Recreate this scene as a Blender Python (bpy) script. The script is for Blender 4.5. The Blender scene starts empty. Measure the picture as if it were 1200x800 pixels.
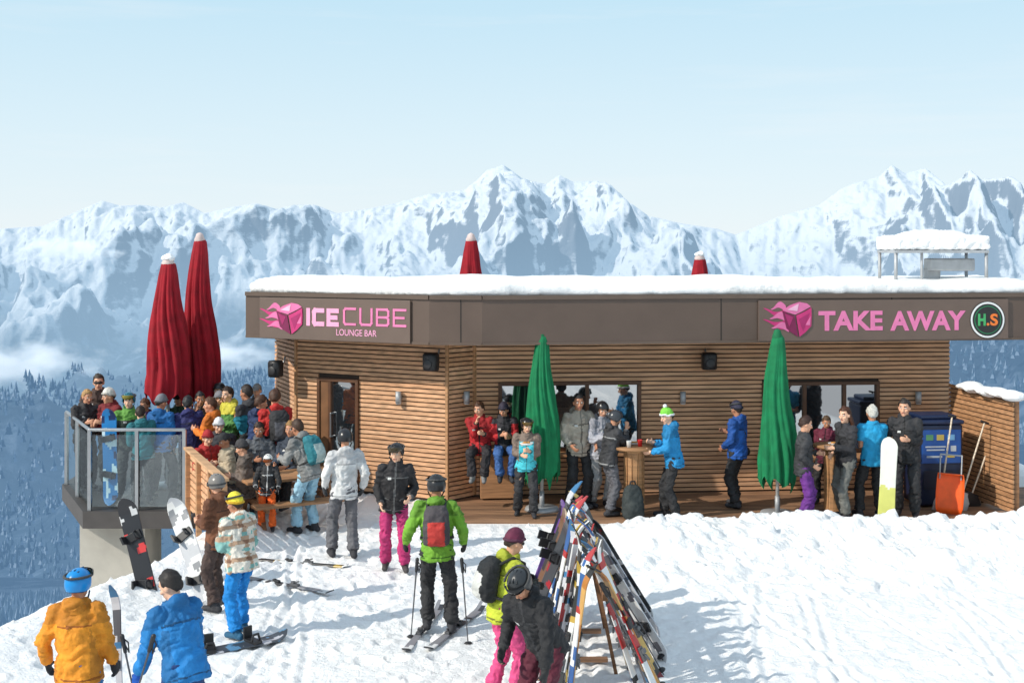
import bpy, bmesh, math, random
import numpy as np
from mathutils import Vector as V, Matrix, noise as mn
random.seed(7)
S=bpy.context.scene; C=S.collection
F=1400.0; H=4.2; HY=292.0
sin,cos,rad=math.sin,math.cos,math.radians
ZV=V((0,0,1))
def at(px,py,Y): return V(((px-600)*Y/F,Y,H-(py-HY)*Y/F))
def X_(px,Y): return (px-600)*Y/F
def Yf(py,z=0): return (H-z)*F/(py-HY)
def c(r,g,b): return tuple((v/255)**2.2 for v in (r,g,b))
# ---------------------------------------------------------------- materials
MC={}
def nodes(name):
    m=bpy.data.materials.new(name); m.use_nodes=True
    nt=m.node_tree; return m,nt,nt.nodes['Principled BSDF']
def mat(col,rough=.7,var=.15,scale=8,bump=0,bscale=20,metal=0,name='mat',bd=.01,stretch=None):
    key=(tuple(round(v,4) for v in col),rough,var,scale,bump,bscale,metal,stretch)
    if key in MC: return MC[key]
    m,nt,b=nodes(name); L=nt.links.new
    tc=nt.nodes.new('ShaderNodeTexCoord'); out=tc.outputs['Object']
    if stretch:
        mp=nt.nodes.new('ShaderNodeMapping'); mp.inputs['Scale'].default_value=stretch; L(out,mp.inputs['Vector']); out=mp.outputs['Vector']
    n=nt.nodes.new('ShaderNodeTexNoise'); n.inputs['Scale'].default_value=scale; n.inputs['Detail'].default_value=4; L(out,n.inputs['Vector'])
    r=nt.nodes.new('ShaderNodeValToRGB'); r.color_ramp.elements[0].position=.3; r.color_ramp.elements[1].position=.7
    r.color_ramp.elements[0].color=(*[v*(1-var) for v in col],1); r.color_ramp.elements[1].color=(*[min(1,v*(1+var)) for v in col],1)
    L(n.outputs['Fac'],r.inputs['Fac']); L(r.outputs['Color'],b.inputs['Base Color'])
    b.inputs['Roughness'].default_value=rough; b.inputs['Metallic'].default_value=metal
    if bump:
        n2=nt.nodes.new('ShaderNodeTexNoise'); n2.inputs['Scale'].default_value=bscale; n2.inputs['Detail'].default_value=5; L(out,n2.inputs['Vector'])
        bp=nt.nodes.new('ShaderNodeBump'); bp.inputs['Strength'].default_value=bump; bp.inputs['Distance'].default_value=bd
        L(n2.outputs['Fac'],bp.inputs['Height']); L(bp.outputs['Normal'],b.inputs['Normal'])
    MC[key]=m; return m
def fab(col): return mat(col,.76,.18,9,.7,18,name='fabric',bd=.03)
def glossy(col,r=.3): return mat(col,r,.06,6,name='gloss')
wood=lambda col: mat(col,.65,.3,3,.3,12,name='wood',stretch=(.6,3,9))
M_metal=mat((.35,.36,.37),.35,.1,5,metal=.8,name='metal'); M_metal2=mat((.42,.43,.44),.6,.15,5,metal=.5,name='dull_metal')
M_black=mat((.015,.015,.017),.45,.1,5,name='black_plastic')
def glassmat(tint,refl,name):
    m=bpy.data.materials.new(name); m.use_nodes=True; nt=m.node_tree; nt.nodes.clear(); L=nt.links.new
    o=nt.nodes.new('ShaderNodeOutputMaterial'); t=nt.nodes.new('ShaderNodeBsdfTransparent'); t.inputs[0].default_value=(*tint,1)
    g=nt.nodes.new('ShaderNodeBsdfGlossy'); g.inputs['Roughness'].default_value=.02; g.inputs['Color'].default_value=(.9,.95,1,1)
    mx=nt.nodes.new('ShaderNodeMixShader'); mx.inputs[0].default_value=refl; L(t.outputs[0],mx.inputs[1]); L(g.outputs[0],mx.inputs[2]); L(mx.outputs[0],o.inputs[0]); return m
M_glass=glassmat((.9,.95,.95),.07,'balustrade_glass')
def winmat():
    m,nt,b=nodes('window_glass'); b.inputs['Base Color'].default_value=(.02,.025,.03,1); b.inputs['Roughness'].default_value=.03
    b.inputs['Specular IOR Level'].default_value=1.; b.inputs['IOR'].default_value=2.8; return m
M_win=winmat()
# ---------------------------------------------------------------- mesh builder
def frame(a,b,n): return Matrix((a,b,n)).transposed()
class MB:
    def __init__(s): s.v=[]; s.f=[]; s.m=[]
    def add(s,vs,fs,m=0):
        k=len(s.v); s.v+= [tuple(p) for p in vs]; s.f+=[tuple(i+k for i in f) for f in fs]; s.m+=[m]*len(fs); return s
    def loft(s,rings,m=0,n=12,capped=True,fn=None):
        vs=[];fs=[]
        for j,(p,ax,ay) in enumerate(rings):
            for i in range(n):
                t=2*math.pi*i/n; k=fn(t,j) if fn else 1
                vs.append(p+ax*(cos(t)*k)+ay*(sin(t)*k))
        for j in range(len(rings)-1):
            for i in range(n):
                a=j*n+i;b=j*n+(i+1)%n; fs.append((a,b,b+n,a+n))
        if capped: fs.append(tuple(range(n-1,-1,-1))); q=(len(rings)-1)*n; fs.append(tuple(q+i for i in range(n)))
        return s.add(vs,fs,m)
    def cap(s,p0,p1,r0,r1=None,m=0,n=8,round_=True):
        r1=r0 if r1 is None else r1
        p0=V(p0);p1=V(p1); d=(p1-p0); 
        if d.length<1e-6: d=V((0,0,1e-5))
        d=d.normalized(); a=d.orthogonal().normalized(); b=d.cross(a)
        R=[]
        if round_:
            for q in (.98,.7,.35): R.append((p0-d*(r0*q),a*r0*math.sqrt(1-q*q),b*r0*math.sqrt(1-q*q)))
        R.append((p0,a*r0,b*r0)); R.append((p1,a*r1,b*r1))
        if round_:
            for q in (.35,.7,.98): R.append((p1+d*(r1*q),a*r1*math.sqrt(1-q*q),b*r1*math.sqrt(1-q*q)))
        return s.loft(R,m,n)
    def tube(s,pts,r,m=0,n=6):
        for a,b in zip(pts[:-1],pts[1:]): s.cap(a,b,r,r,m,n)
        return s
    def ell(s,p,r,R=None,m=0,n=14,k=9):
        R=R or Matrix.Identity(3); p=V(p); rings=[]
        for j in range(k+1):
            t=math.pi*(.02+.96*j/k)
            rings.append((p+R@V((0,0,-cos(t)*r[2])),R@V((r[0]*sin(t),0,0)),R@V((0,r[1]*sin(t),0))))
        return s.loft(rings,m,n)
    def box(s,p,sz,R=None,m=0):
        R=R or Matrix.Identity(3); p=V(p); vs=[]
        for z in (-1,1):
            for x,y in ((-1,-1),(1,-1),(1,1),(-1,1)): vs.append(p+R@V((x*sz[0]/2,y*sz[1]/2,z*sz[2]/2)))
        return s.add(vs,[(3,2,1,0),(4,5,6,7),(0,1,5,4),(1,2,6,5),(2,3,7,6),(3,0,4,7)],m)
    def prism(s,poly,z0,z1,m=0):
        n=len(poly); vs=[V((p[0],p[1],z0)) for p in poly]+[V((p[0],p[1],z1)) for p in poly]
        return s.add(vs,[tuple(range(n-1,-1,-1)),tuple(range(n,2*n))]+[(i,(i+1)%n,(i+1)%n+n,i+n) for i in range(n)],m)
    def shell(s,p,r,R,zlim,m=0,n=26,k=8,jit=0):
        vs=[];fs=[]; p=V(p)
        for j in range(k+1):
            for i in range(n):
                t=2*math.pi*i/n; zl=zlim(t if t<math.pi else t-2*math.pi); ph=.03+(math.acos(zl)-.03)*j/k
                q=V((-sin(t)*sin(ph)*r[0],cos(t)*sin(ph)*r[1],cos(ph)*r[2]))
                if jit: q*=1+jit*mn.noise(q*38+V((p.x*9,0,0)))
                vs.append(p+R@q)
        for j in range(k):
            for i in range(n): a=j*n+i;b=j*n+(i+1)%n; fs.append((a,a+n,b+n,b))
        fs.append(tuple(range(n))); return s.add(vs,fs,m)
    def build(s,name,mats,parent=None,smooth=True,bevel=0):
        me=bpy.data.meshes.new(name); me.from_pydata(s.v,[],s.f)
        return finish(me,name,mats,parent,smooth,s.m,bevel)
def finish(me,name,mats,parent=None,smooth=True,mi=None,bevel=0):
    mats=mats if isinstance(mats,(list,tuple)) else [mats]
    me.materials.clear()
    for m in mats: me.materials.append(m)
    if mi is not None: me.polygons.foreach_set('material_index',mi)
    me.polygons.foreach_set('use_smooth',[smooth]*len(me.polygons)); me.update()
    o=bpy.data.objects.new(name,me); C.objects.link(o)
    if parent: o.parent=parent
    if bevel:
        b=o.modifiers.new('b','BEVEL'); b.width=bevel; b.segments=2; b.limit_method='ANGLE'
    return o
def remesh(mb,vox,it=2):
    me=bpy.data.meshes.new('t'); me.from_pydata(mb.v,[],mb.f); o=bpy.data.objects.new('t',me); C.objects.link(o)
    r=o.modifiers.new('r','REMESH'); r.mode='VOXEL'; r.voxel_size=vox
    if it: q=o.modifiers.new('s','SMOOTH'); q.factor=.5; q.iterations=it
    dg=bpy.context.evaluated_depsgraph_get(); me2=bpy.data.meshes.new_from_object(o.evaluated_get(dg),depsgraph=dg)
    bpy.data.objects.remove(o); bpy.data.meshes.remove(me); return me2
def tag(o,label,cat,group=None,kind=None):
    if label: o['label']=label
    if cat: o['category']=cat
    if group: o['group']=group
    elif 'group' in o: del o['group']
    if kind: o['kind']=kind
    return o
def thing(name,label,cat,loc=(0,0,0),rz=0,group=None):
    o=bpy.data.objects.new(name,None); C.objects.link(o); o.empty_display_size=.1; o.location=loc; o.rotation_euler=(0,0,rz); return tag(o,label,cat,group)
def structure(o): o['kind']='structure'; return o
def copy_thing(o):
    q=o.copy(); C.objects.link(q)
    for ch in o.children:
        d=ch.copy(); C.objects.link(d); d.parent=q
        for g in ch.children:
            e=g.copy(); C.objects.link(e); e.parent=d
    return q
def place(o,base,zdir,ydir,sc=1):
    z=V(zdir).normalized(); y=V(ydir); y=(y-z*y.dot(z)).normalized(); x=y.cross(z)
    o.matrix_world=Matrix.Translation(V(base))@frame(x,y,z).to_4x4()@Matrix.Scale(sc,4); return o
# ---------------------------------------------------------------- numpy noise
rs=np.random.RandomState(3); TAB=rs.rand(256,256); TAB2=rs.rand(256,256); TAB3=rs.rand(256,256)
def vn(x,y):
    xi=np.floor(x).astype(int);yi=np.floor(y).astype(int);fx=x-xi;fy=y-yi
    fx=fx*fx*(3-2*fx);fy=fy*fy*(3-2*fy)
    g=lambda a,b:TAB[a%256,b%256]
    return (g(xi,yi)*(1-fx)+g(xi+1,yi)*fx)*(1-fy)+(g(xi,yi+1)*(1-fx)+g(xi+1,yi+1)*fx)*fy
def pn(x,y):
    xi=np.floor(x).astype(int);yi=np.floor(y).astype(int);fx=x-xi;fy=y-yi
    u=fx**3*(fx*(fx*6-15)+10);v=fy**3*(fy*(fy*6-15)+10)
    def g(a,b,dx,dy): t=TAB[a%256,b%256]*6.2832; return np.cos(t)*dx+np.sin(t)*dy
    a=g(xi,yi,fx,fy);b=g(xi+1,yi,fx-1,fy);d=g(xi,yi+1,fx,fy-1);e=g(xi+1,yi+1,fx-1,fy-1)
    return (a*(1-u)+b*u)*(1-v)+(d*(1-u)+e*u)*v
def worley(x,y):
    xi=np.floor(x).astype(int);yi=np.floor(y).astype(int); f1=np.full(x.shape,9.);f2=np.full(x.shape,9.);v=np.zeros(x.shape)
    for a in (-1,0,1):
        for b in (-1,0,1):
            i=(xi+a)%256;j=(yi+b)%256; d=np.hypot(xi+a+TAB[i,j]-x,yi+b+TAB2[i,j]-y); m=d<f1
            f2=np.where(m,f1,np.minimum(f2,d)); v=np.where(m,TAB3[i,j],v); f1=np.where(m,d,f1)
    return f1,f2,v
def rmf(x,y,o=7,gain=.52):
    s=0;w=1.;a=.5
    for i in range(o):
        n=1-np.abs(pn(x,y)*1.6); n=np.clip(n,0,1)**2*w; s=s+n*a; w=np.clip(n*1.7,0,1); a*=gain; x=x*2.03+13.7; y=y*2.03+5.1
    return s
def fbm(x,y,o=4):
    s=0;a=.5
    for i in range(o): s=s+a*vn(x*2**i+17*i,y*2**i+31*i);a*=.5
    return s
def ridged(x,y,o=4):
    s=0;a=.5
    for i in range(o): s=s+a*(1-np.abs(2*vn(x*2**i+7*i,y*2**i+11*i)-1));a*=.5
    return s
def sst(a,b,x): t=np.clip((x-a)/(b-a),0,1); return t*t*(3-2*t)
# ---------------------------------------------------------------- ground
EY=[0,5,8,11,13,15.9,18.5,22,40]; EX=[-9.5,-8.6,-7.2,-6.2,-5.6,-4.6,-4.25,-4.6,-5]
TRK=[(.97,.26,1.9),(.99,-.12,2.6),(.90,.43,4.4),(.95,-.31,1.2),(.88,.47,7.2),(.98,.2,-1.6),(.99,.1,-2.5),(.93,-.37,-5.2),(.96,-.2,3.6),(.97,.3,5.6)]
def gheight(x,y):
    z=.07*(fbm(x*.9+5,y*.9)-.47)+.045*(fbm(x*3.1,y*3.1+9)-.47)+.025*(ridged(x*5,y*5,3)-.55)
    tr=np.abs(pn(x*4.2+.7*pn(x*2,y*2),y*3.4)); z=z+.022*np.clip(tr*2-.25,-.2,.5)
    mk=sst(.9,2.2,x)*sst(13.7,15.6,y)*(1-sst(17.7,18.3,y)); lf=1-.5*sst(.8,2.,x)
    wx=x+.12*pn(x*3,y*3); wy=y+.12*pn(x*3+7,y*3)
    f1,f2,v=worley(wx*2.4,wy*2.4); g1,g2,v2=worley(wx*2.5+40,wy*2.5+11)
    z=z+lf*(1-mk)*(-.045*(v2<.55)*(1-sst(.12,.32,g1))+.018*(v2<.55)*np.exp(-((g1-.37)/.08)**2))
    k1,k2,v4=worley(wx*7+3,wy*7+60); z=z+lf*(1-mk)*.04*(v4>.88)*(1-sst(.08,.36,k1))
    for a,b,d in TRK:
        for e in (0,.16):
            q=x*a+y*b*.35-d-e+.25*np.sin(y*.55+d); z=z-(1-mk)*.022*np.exp(-(q/.035)**2)+(1-mk)*.01*np.exp(-((np.abs(q)-.075)/.03)**2)
    h1,h2,v3=worley(wx*5.0+9,wy*5.0)
    chunk=.14*(v-.35)*sst(0,.5,f2-f1)*(v>.42)+.08*(v3-.3)*sst(0,.45,h2-h1)*(v3>.5)+.03*(v4-.3)*sst(0,.4,k2-k1)*(v4>.6)
    bil=np.abs(pn(x*1.3+.3*pn(x*3,y*3),y*1.5))+.5*np.abs(pn(x*3.0+3,y*3.2))+.25*np.abs(pn(x*8,y*8+4))
    z=z+mk*(.20*sst(14.8,17.0,y)+.34*np.clip(fbm(x*.9+2,y*1.2+3,5)-.38,0,1)+.22*(bil-.3)+chunk)
    z=z+.05*sst(.5,1.5,x)*(1-mk)*(fbm(x*1.5,y*4)-.45)
    dk=sst(-1.6,-1.1,x)*sst(18.0,18.38,y); z=z*(1-dk)-.03*dk
    xe=np.interp(y,EY,EX); sd=x-xe+ .35*(fbm(x*.8,y*.8)-.5)
    z=z+.14*np.exp(-((sd-.3)/.5)**2)
    return z-np.where(sd<0,1.1*np.abs(sd)**1.15,0)
def gz(x,y): return float(gheight(np.array([float(x)]),np.array([float(y)]))[0])
def grid_obj(name,P,mats,smooth=True):
    r,q=P.shape[:2]; me=bpy.data.meshes.new(name)
    idx=np.arange(r*q).reshape(r,q); f=np.stack([idx[:-1,:-1],idx[:-1,1:],idx[1:,1:],idx[1:,:-1]],-1).reshape(-1,4)
    me.vertices.add(r*q); me.vertices.foreach_set('co',P.reshape(-1).astype(np.float32))
    me.loops.add(f.size); me.loops.foreach_set('vertex_index',f.reshape(-1).astype(np.int32))
    me.polygons.add(len(f)); me.polygons.foreach_set('loop_start',np.arange(0,f.size,4,dtype=np.int32)); me.update(calc_edges=True); me.validate()
    return finish(me,name,mats,None,smooth)
# ---------------------------------------------------------------- people
def ik(a,b,l1,l2,hint):
    d=b-a;D=d.length;mx=(l1+l2)*.995
    if D>mx: b=a+d*(mx/D);d=b-a;D=mx
    dn=d.normalized(); t=(l1*l1-l2*l2+D*D)/(2*D); hh=math.sqrt(max(l1*l1-t*t,1e-6)); p=hint-dn*hint.dot(dn); p.normalize()
    return a+dn*t+p*hh,b
def hand(mb,w,d,n,a,curl,g=1.):
    mb.ell(w+d*.048,(.04*g,.056*g,.018*g),frame(a,d,n),n=10,k=6)
    for i,L in enumerate((.07,.08,.074,.058)):
        q=w+d*.086+a*(.031-.0205*i); an=0
        for j,fr in enumerate((.45,.32,.23)):
            an+=curl*(.5+.45*j); e=q+(d*cos(an)+n*sin(an))*L*fr; mb.cap(q,e,.0098*g,.009*g,n=6); q=e
    b=w+d*.02+a*.026; e=b+(d*.6+a*.75+n*.25).normalized()*.042; mb.cap(b,e,.013*g,.011*g,n=6); mb.cap(e,e+(d*.85+a*.15+n*.5).normalized()*.033,.0105*g,.0095*g,n=6)
HP={'down':(.27,.06,.92),'pocket':(.21,.16,1.0),'front':(.07,.24,1.18),'mouth':(.06,.22,1.4),'table':(.15,.33,1.12),'cross':(-.05,.25,1.14),
    'hold':(.24,.3,1.06),'strap':(.13,.17,1.27),'out':(.42,.2,1.02),'back':(.3,-.12,.95),'low':(.27,.22,.88)}
SK=[c(214,160,130),c(196,140,110),c(224,175,145),c(176,122,94)]
SKM=[mat(s,.5,.08,14,name='skin') for s in SK]; LIP=mat(c(165,85,80),.5,name='lips')
EYEW=glossy((.7,.7,.68),.2); EYED=glossy((.03,.02,.015),.1); PATCH=mat((.6,.6,.58),.6,.1,name='patch')
PN=[0]
def wrinkle(me,A,seed):
    n=len(me.vertices); co=np.empty(n*3,np.float32); me.vertices.foreach_get('co',co); co=co.reshape(-1,3)
    no=[v.normal.copy() for v in me.vertices]; sd=V((seed*3.1,seed*1.7,0))
    for i in range(n):
        p=V(co[i]); w=mn.noise(p*5+sd); q=V((p.x*6+w,p.y*6,p.z*15+2.5*w))+sd
        d=A*(.7*mn.noise(q)+.75*(.28-abs(mn.noise(q*1.35+V((9,3,1)))))*1.8+.45*mn.noise(q*2.6))
        co[i]+=np.array(no[i])*d
    me.vertices.foreach_set('co',co.reshape(-1)); me.update()
def paint(me,fn):
    me.polygons.foreach_set('material_index',[fn(V(p.center)) for p in me.polygons])
def person(label,px,head,face,J,T,feet=None,Y=None,zf=None,h=None,lean=0,roll=0,yaw=0,pitch=6,L='down',R='down',hat=None,gog=None,hair=(.03,.018,.01),
           long=False,boots=(.03,.03,.035),gloves=None,pack=None,sit=None,ft=None,trim=None,jp=None,jx=(),short=False,puff=1.,group=None,name='person',glasses=False,hood=True,bag=None,yoke=None):
    PN[0]+=1; k=PN[0]
    if Y is None: Y=Yf(feet)
    x=X_(px,Y)
    if zf is None: zf=gz(x,Y)+.005
    ztop=H-(head-HY)*Y/F
    if h is None: h=ztop-zf
    s=h/(1.80 if hat else 1.77)
    root=thing(name,label,'person',(x,Y,zf),rad(face),group); root.scale=(s,s,s)
    if not yaw: yaw=random.uniform(-26,26)
    if not roll: roll=random.uniform(-4,4)
    lean=rad(lean+random.uniform(0,4)); roll=rad(roll)
    P=V((.03*random.uniform(-1,1),-.25*sin(lean),.945)) if sit is None else V((0,0,(sit-zf)/s+.11))
    U=V((sin(roll),sin(lean),cos(lean)*cos(roll))).normalized(); Rt=V((1,0,0)); Rt=(Rt-U*Rt.dot(U)).normalized(); Fw=U.cross(Rt)
    nb=P+U*.53; HC=nb+(U*.6+ZV*.4).normalized()*.155+Fw*.02; Hm=Matrix.Rotation(rad(yaw),3,'Z')@Matrix.Rotation(-rad(pitch),3,'X')
    hp=lambda a,b,d: HC+Hm@V((a,b,d))
    sh={};el={};wr={};hi={};kn={};an={}
    st=random.choice((-1,1)) if sit is None else 0
    for sd,hn in ((-1,L),(1,R)):
        sh[sd]=P+U*.465+Rt*(sd*.18); t=V(HP[hn] if isinstance(hn,str) else hn); t=V((t.x*sd,t.y,t.z-.95))
        t=P+t+(nb-(P+V((0,0,.53))))*.7+V((random.uniform(-.03,.03),random.uniform(-.04,.04),random.uniform(-.05,.05)))
        el[sd],wr[sd]=ik(sh[sd],t,.285,.255,V((sd*.45,-.7,-.6)))
        hi[sd]=P+V((sd*.095,0,-.03))
        f=V(ft[0 if sd<0 else 1]) if ft else V((sd*(random.uniform(.1,.17) if sit is None else .1),.08*st*sd+.03*random.uniform(-1,1) if sit is None else .4,.09 if sit is None else max(.09,P.z-.11-.36)))
        kn[sd],an[sd]=ik(hi[sd],f,.435,.425,V((sd*.12,1,.0)))
    # body: one continuous surface
    b=MB(); b.ell(hp(0,-.008,.02),(.076,.096,.106),Hm); b.ell(hp(0,.027,-.05),(.056,.066,.075),Hm); b.ell(hp(0,.06,-.1),(.028,.03,.024),Hm,n=8,k=5)
    b.cap(hp(0,.088,.008),hp(0,.107,-.03),.011,.016,n=6); b.cap(hp(-.04,.075,.036),hp(.04,.075,.036),.013,.013,n=6); b.cap(hp(-.018,.083,-.062),hp(.018,.083,-.062),.011,.011,n=6)
    for sd in (-1,1): b.ell(hp(sd*.078,-.006,-.01),(.013,.026,.036),Hm,n=8,k=5); b.ell(hp(sd*.045,.062,-.025),(.024,.022,.022),Hm,n=8,k=5)
    b.cap(nb-U*.04,hp(0,-.015,-.06),.056,.053)
    b.loft([(P+U*z,Rt*a,Fw*d) for z,a,d in ((-.1,.12,.09),(.1,.13,.09),(.35,.155,.1),(.46,.12,.075),(.53,.05,.05))])
    for sd in (-1,1):
        b.cap(P+U*.45,sh[sd],.05,.05); b.cap(sh[sd],el[sd],.047,.038); b.cap(el[sd],wr[sd],.039,.027); b.cap(hi[sd],kn[sd],.075,.052); b.cap(kn[sd],an[sd],.052,.036); b.cap(an[sd]-ZV*.03,an[sd]+V((0,.12,-.05)),.035,.028)
        d=(wr[sd]-el[sd]).normalized(); n=V((-sd,.15,.1)); n=(n-d*n.dot(d)).normalized(); a=d.cross(n); 
        if a.dot(V((0,1,.6)))<0: a=-a
        hand(b,wr[sd],d,n,a,.55)
        if gloves:
            g=MB(); hand(g,wr[sd],d,n,a,.6,1.32); g.cap(wr[sd]-d*.06,wr[sd]+d*.02,.043,.036); finish(remesh(g,.011,1),'glove',fab(gloves),root,True)
    me=remesh(b,.0098,1); Hi=Hm.transposed()
    def bp(p):
        q=Hi@(p-HC)
        if abs(q.x)<.025 and -.069<q.z<-.056 and q.y>.07: return 1
        if .014<abs(q.x)<.05 and .028<q.z<.042 and q.y>.07: return 2
        return 0
    hm=mat(hair,.6,.3,40,.4,60,name='hair')
    finish(me,'body',[SKM[k%4],LIP,hm],root,True); paint(me,bp)
    if not(gog and gog[0]=='on') and not glasses:
        for sd in (-1,1):
            e=MB(); e.ell(hp(sd*.033,.079,.012),(.014,.012,.009),Hm,0,10,6); e.ell(hp(sd*.033,.087,.012),(.006,.006,.006),Hm,1,8,5); e.build('eye',[EYEW,EYED],root)
    # jacket
    j=MB(); pf=puff*random.uniform(.98,1.06)
    j.loft([(P+U*z,Rt*a*pf,Fw*d*pf) for z,a,d in ((-.13,.19,.15),(-.02,.186,.148),(.12,.17,.132),(.25,.182,.135),(.38,.19,.132),(.46,.165,.108),(.52,.1,.085),(.57,.077,.08))],n=16)
    for sd in (-1,1):
        j.cap(P+U*.46+Rt*sd*.08,sh[sd]-U*.01,.068,.078*pf)
        if short: j.cap(sh[sd],sh[sd].lerp(el[sd],.75),.074,.068,round_=False)
        else:
            j.cap(sh[sd],el[sd],.077*pf,.062*pf); j.cap(el[sd],wr[sd].lerp(el[sd],.06),.062*pf,.048*pf,round_=False); j.ell(el[sd],(.062*pf,)*3)
    if hood: j.ell(nb-Fw*.085+U*.0,(.105,.065,.075),frame(Rt,Fw,U))
    me=remesh(j,.0155,2); wrinkle(me,.024 if not short else .013,k)
    lum=sum(J)/3; mats=[fab(J),fab(trim or tuple(v*.35 for v in J))]+[fab(q) for q in jx]; ip=len(mats); mats.append(PATCH); iy=len(mats); mats.append(fab(yoke or (tuple(v*.68 for v in J) if lum>.04 else tuple(v*1.35+.003 for v in J))))
    o=finish(me,'jacket',mats,root,True); rnd=random.random()
    def jpf(p):
        q=p-P; u,r,f=q.dot(U),q.dot(Rt),q.dot(Fw)
        da=min((p-wr[sd]).length for sd in (-1,1)); arm=min(min((p-wr[sd]).length,(p-el[sd]).length,(p-sh[sd].lerp(el[sd],.5)).length,(p-wr[sd].lerp(el[sd],.5)).length) for sd in (-1,1))<.13 and abs(r)>.13
        if jp:
            i=jp(u,r,f,arm)
            if i is not None: return i
        if da<.055 and not short: return 1
        if short: return 0
        if abs(r)<.011 and f>.05: return 1
        if .07<abs(r)<.15 and abs(u-.03-abs(r)*.35)<.008 and f>.06 and not arm: return 1
        if not arm and abs(u+.085)<.007: return 1
        if hood and abs(r-.085)<.022 and .335<u<.362 and f>.05: return ip
        if u>.37 or (arm and rnd<.3) or (rnd>.6 and abs(r)>.15 and u<.33 and not arm): return iy
        if abs(u-.36)<.009 and not arm: return 1
        return 0
    paint(me,jpf)
    # trousers
    t=MB()
    t.loft([(P+V((0,0,z)),V((a,0,0)),V((0,d,0))) for z,a,d in ((-.13,.13,.1),(-.05,.175,.13),(.06,.165,.125))],n=16)
    for sd in (-1,1):
        t.cap(hi[sd],kn[sd],.097,.08); t.ell(kn[sd],(.081,)*3); t.cap(kn[sd],an[sd]+(kn[sd]-an[sd]).normalized()*.03,.078,.084,round_=False)
    me=remesh(t,.0155,2); wrinkle(me,.025,k+50); finish(me,'trousers',[fab(T)],root,True)
    for sd in (-1,1):
        w=MB(); A=an[sd]; w.cap(A+V((0,-.055,-.042)),A+V((sd*.015,.16,-.047)),.05,.042); w.cap(A,A+(kn[sd]-A).normalized()*.1,.06,.064); me=remesh(w,.0145,1)
        finish(me,'boot',[fab(boots),M_black],root,True); paint(me,lambda p: 1 if p.z<A.z-.065 else 0)
    # head wear and hair
    def lim(front,side,back):
        def g(t):
            q=abs(t)
            if q<.95: return front
            if q<1.35: return front+(side-front)*float(sst(.95,1.35,q))
            return side+(back-side)*float(sst(1.6,2.6,q))
        return g
    if not hat or hat[0] in('beanie','cap','band'):
        m=MB(); m.shell(hp(0,-.012,.018),(.087,.11,.121) if not hat else (.083,.106,.112),Hm,lim(.52,-.12,-.75),jit=.2,k=10)
        if long:
            for q in range(9):
                t=rad(100+160*q/8); p0=hp(-sin(t)*.07,cos(t)*.08-.01,-.02); p1=nb+Rt*(-sin(t)*.1)+Fw*(-.07)-U*random.uniform(.06,.12); m.cap(p0,p0.lerp(p1,.5)-Fw*.02,.03,.03); m.cap(p0.lerp(p1,.5)-Fw*.02,p1,.03,.014)
        m.build('hair',hm,root)
    if hat:
        hc=fab(hat[1]) if hat[0]!='helmet' else glossy(hat[1],.28); m=MB(); c2=glossy(tuple(v*.3 for v in hat[1])) if len(hat)<3 else glossy(hat[2])
        if hat[0]=='helmet':
            m.shell(hp(0,-.008,.022),(.108,.13,.125),Hm,lim(.34,-.5,-.45)); m.shell(hp(0,-.008,.02),(.1,.122,.117),Hm,lim(.3,-.62,-.55),1)
            for q in (-.035,0,.035): m.cap(hp(q,.06,.137-abs(q)*.3),hp(q,-.06,.137-abs(q)*.3),.008,.008,1)
            m.tube([hp(-.095,.02,-.05),hp(-.06,.05,-.115),hp(0,.06,-.135),hp(.06,.05,-.115),hp(.095,.02,-.05)],.008,1)
            m.build('helmet',[hc,c2],root)
        elif hat[0]=='beanie':
            m.shell(hp(0,-.01,.02),(.092,.112,.135),Hm,lim(.22,-.02,-.2),jit=.06)
            pts=[]; g=lim(.22,-.02,-.2)
            for q in range(25):
                t=-math.pi+2*math.pi*q/24; zz=g(t); w=math.sqrt(1-zz*zz); pts.append(hp(-sin(t)*.09*w,-.01+cos(t)*.11*w,.03+zz*.135))
            m.tube(pts,.017,1); 
            if len(hat)>3: m.ell(hp(0,-.02,.17),(.035,.035,.032),Hm,1)
            m.build('beanie',[hc,fab(hat[2] if len(hat)>2 else tuple(v*.6 for v in hat[1]))],root)
        elif hat[0]=='cap':
            m.shell(hp(0,-.01,.02),(.09,.112,.125),Hm,lim(.28,.15,.05)); m.ell(hp(0,.135,.055),(.07,.07,.009),Hm); m.build('cap',[hc],root)
    if gog or glasses:
        m=MB(); up=gog and gog[0]=='up'; zc=.085 if up else .01; bx,by=(.112,.137) if (up or (hat and hat[0]=='helmet')) else (.09,.108)
        if up and hat[0]!='helmet': bx,by=.096,.118
        hh=.036 if gog else .017; A=62 if gog else 55; rr=(bx*(.9 if up else 1),by*(.92 if up else .9))
        if glasses: rr=(.079,.099)
        vs=[];fs=[]
        for q in range(13):
            t=rad(-A+2*A*q/12); sh_=hh*(1-.5*(abs(q-6)/6)**3)
            for zz,o_ in ((-sh_,0),(-sh_*.8,.012),(sh_*.8,.012),(sh_,0)): vs.append(hp(-sin(t)*(rr[0]+o_),cos(t)*(rr[1]+o_),zc+zz))
        for q in range(12):
            for w in range(3): fs.append((q*4+w,q*4+w+1,q*4+w+5,q*4+w+4))
        m.add(vs,fs,0)
        pts=[hp(-sin(rad(t))*(bx if gog else .082),cos(rad(t))*(by if gog else .1),zc) for t in range(A,361-A,20)]
        if glasses: pts=[hp(.081,.05,.01),hp(.082,-.01,.012)]; m.tube([hp(-.081,.05,.01),hp(-.082,-.01,.012)],.004,1)
        m.tube(pts,.012 if gog else .004,1)
        m.build('goggles' if gog else 'sunglasses',[glossy(gog[1] if gog else (.01,.01,.01),.08),fab((.05,.05,.05))],root)
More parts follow.
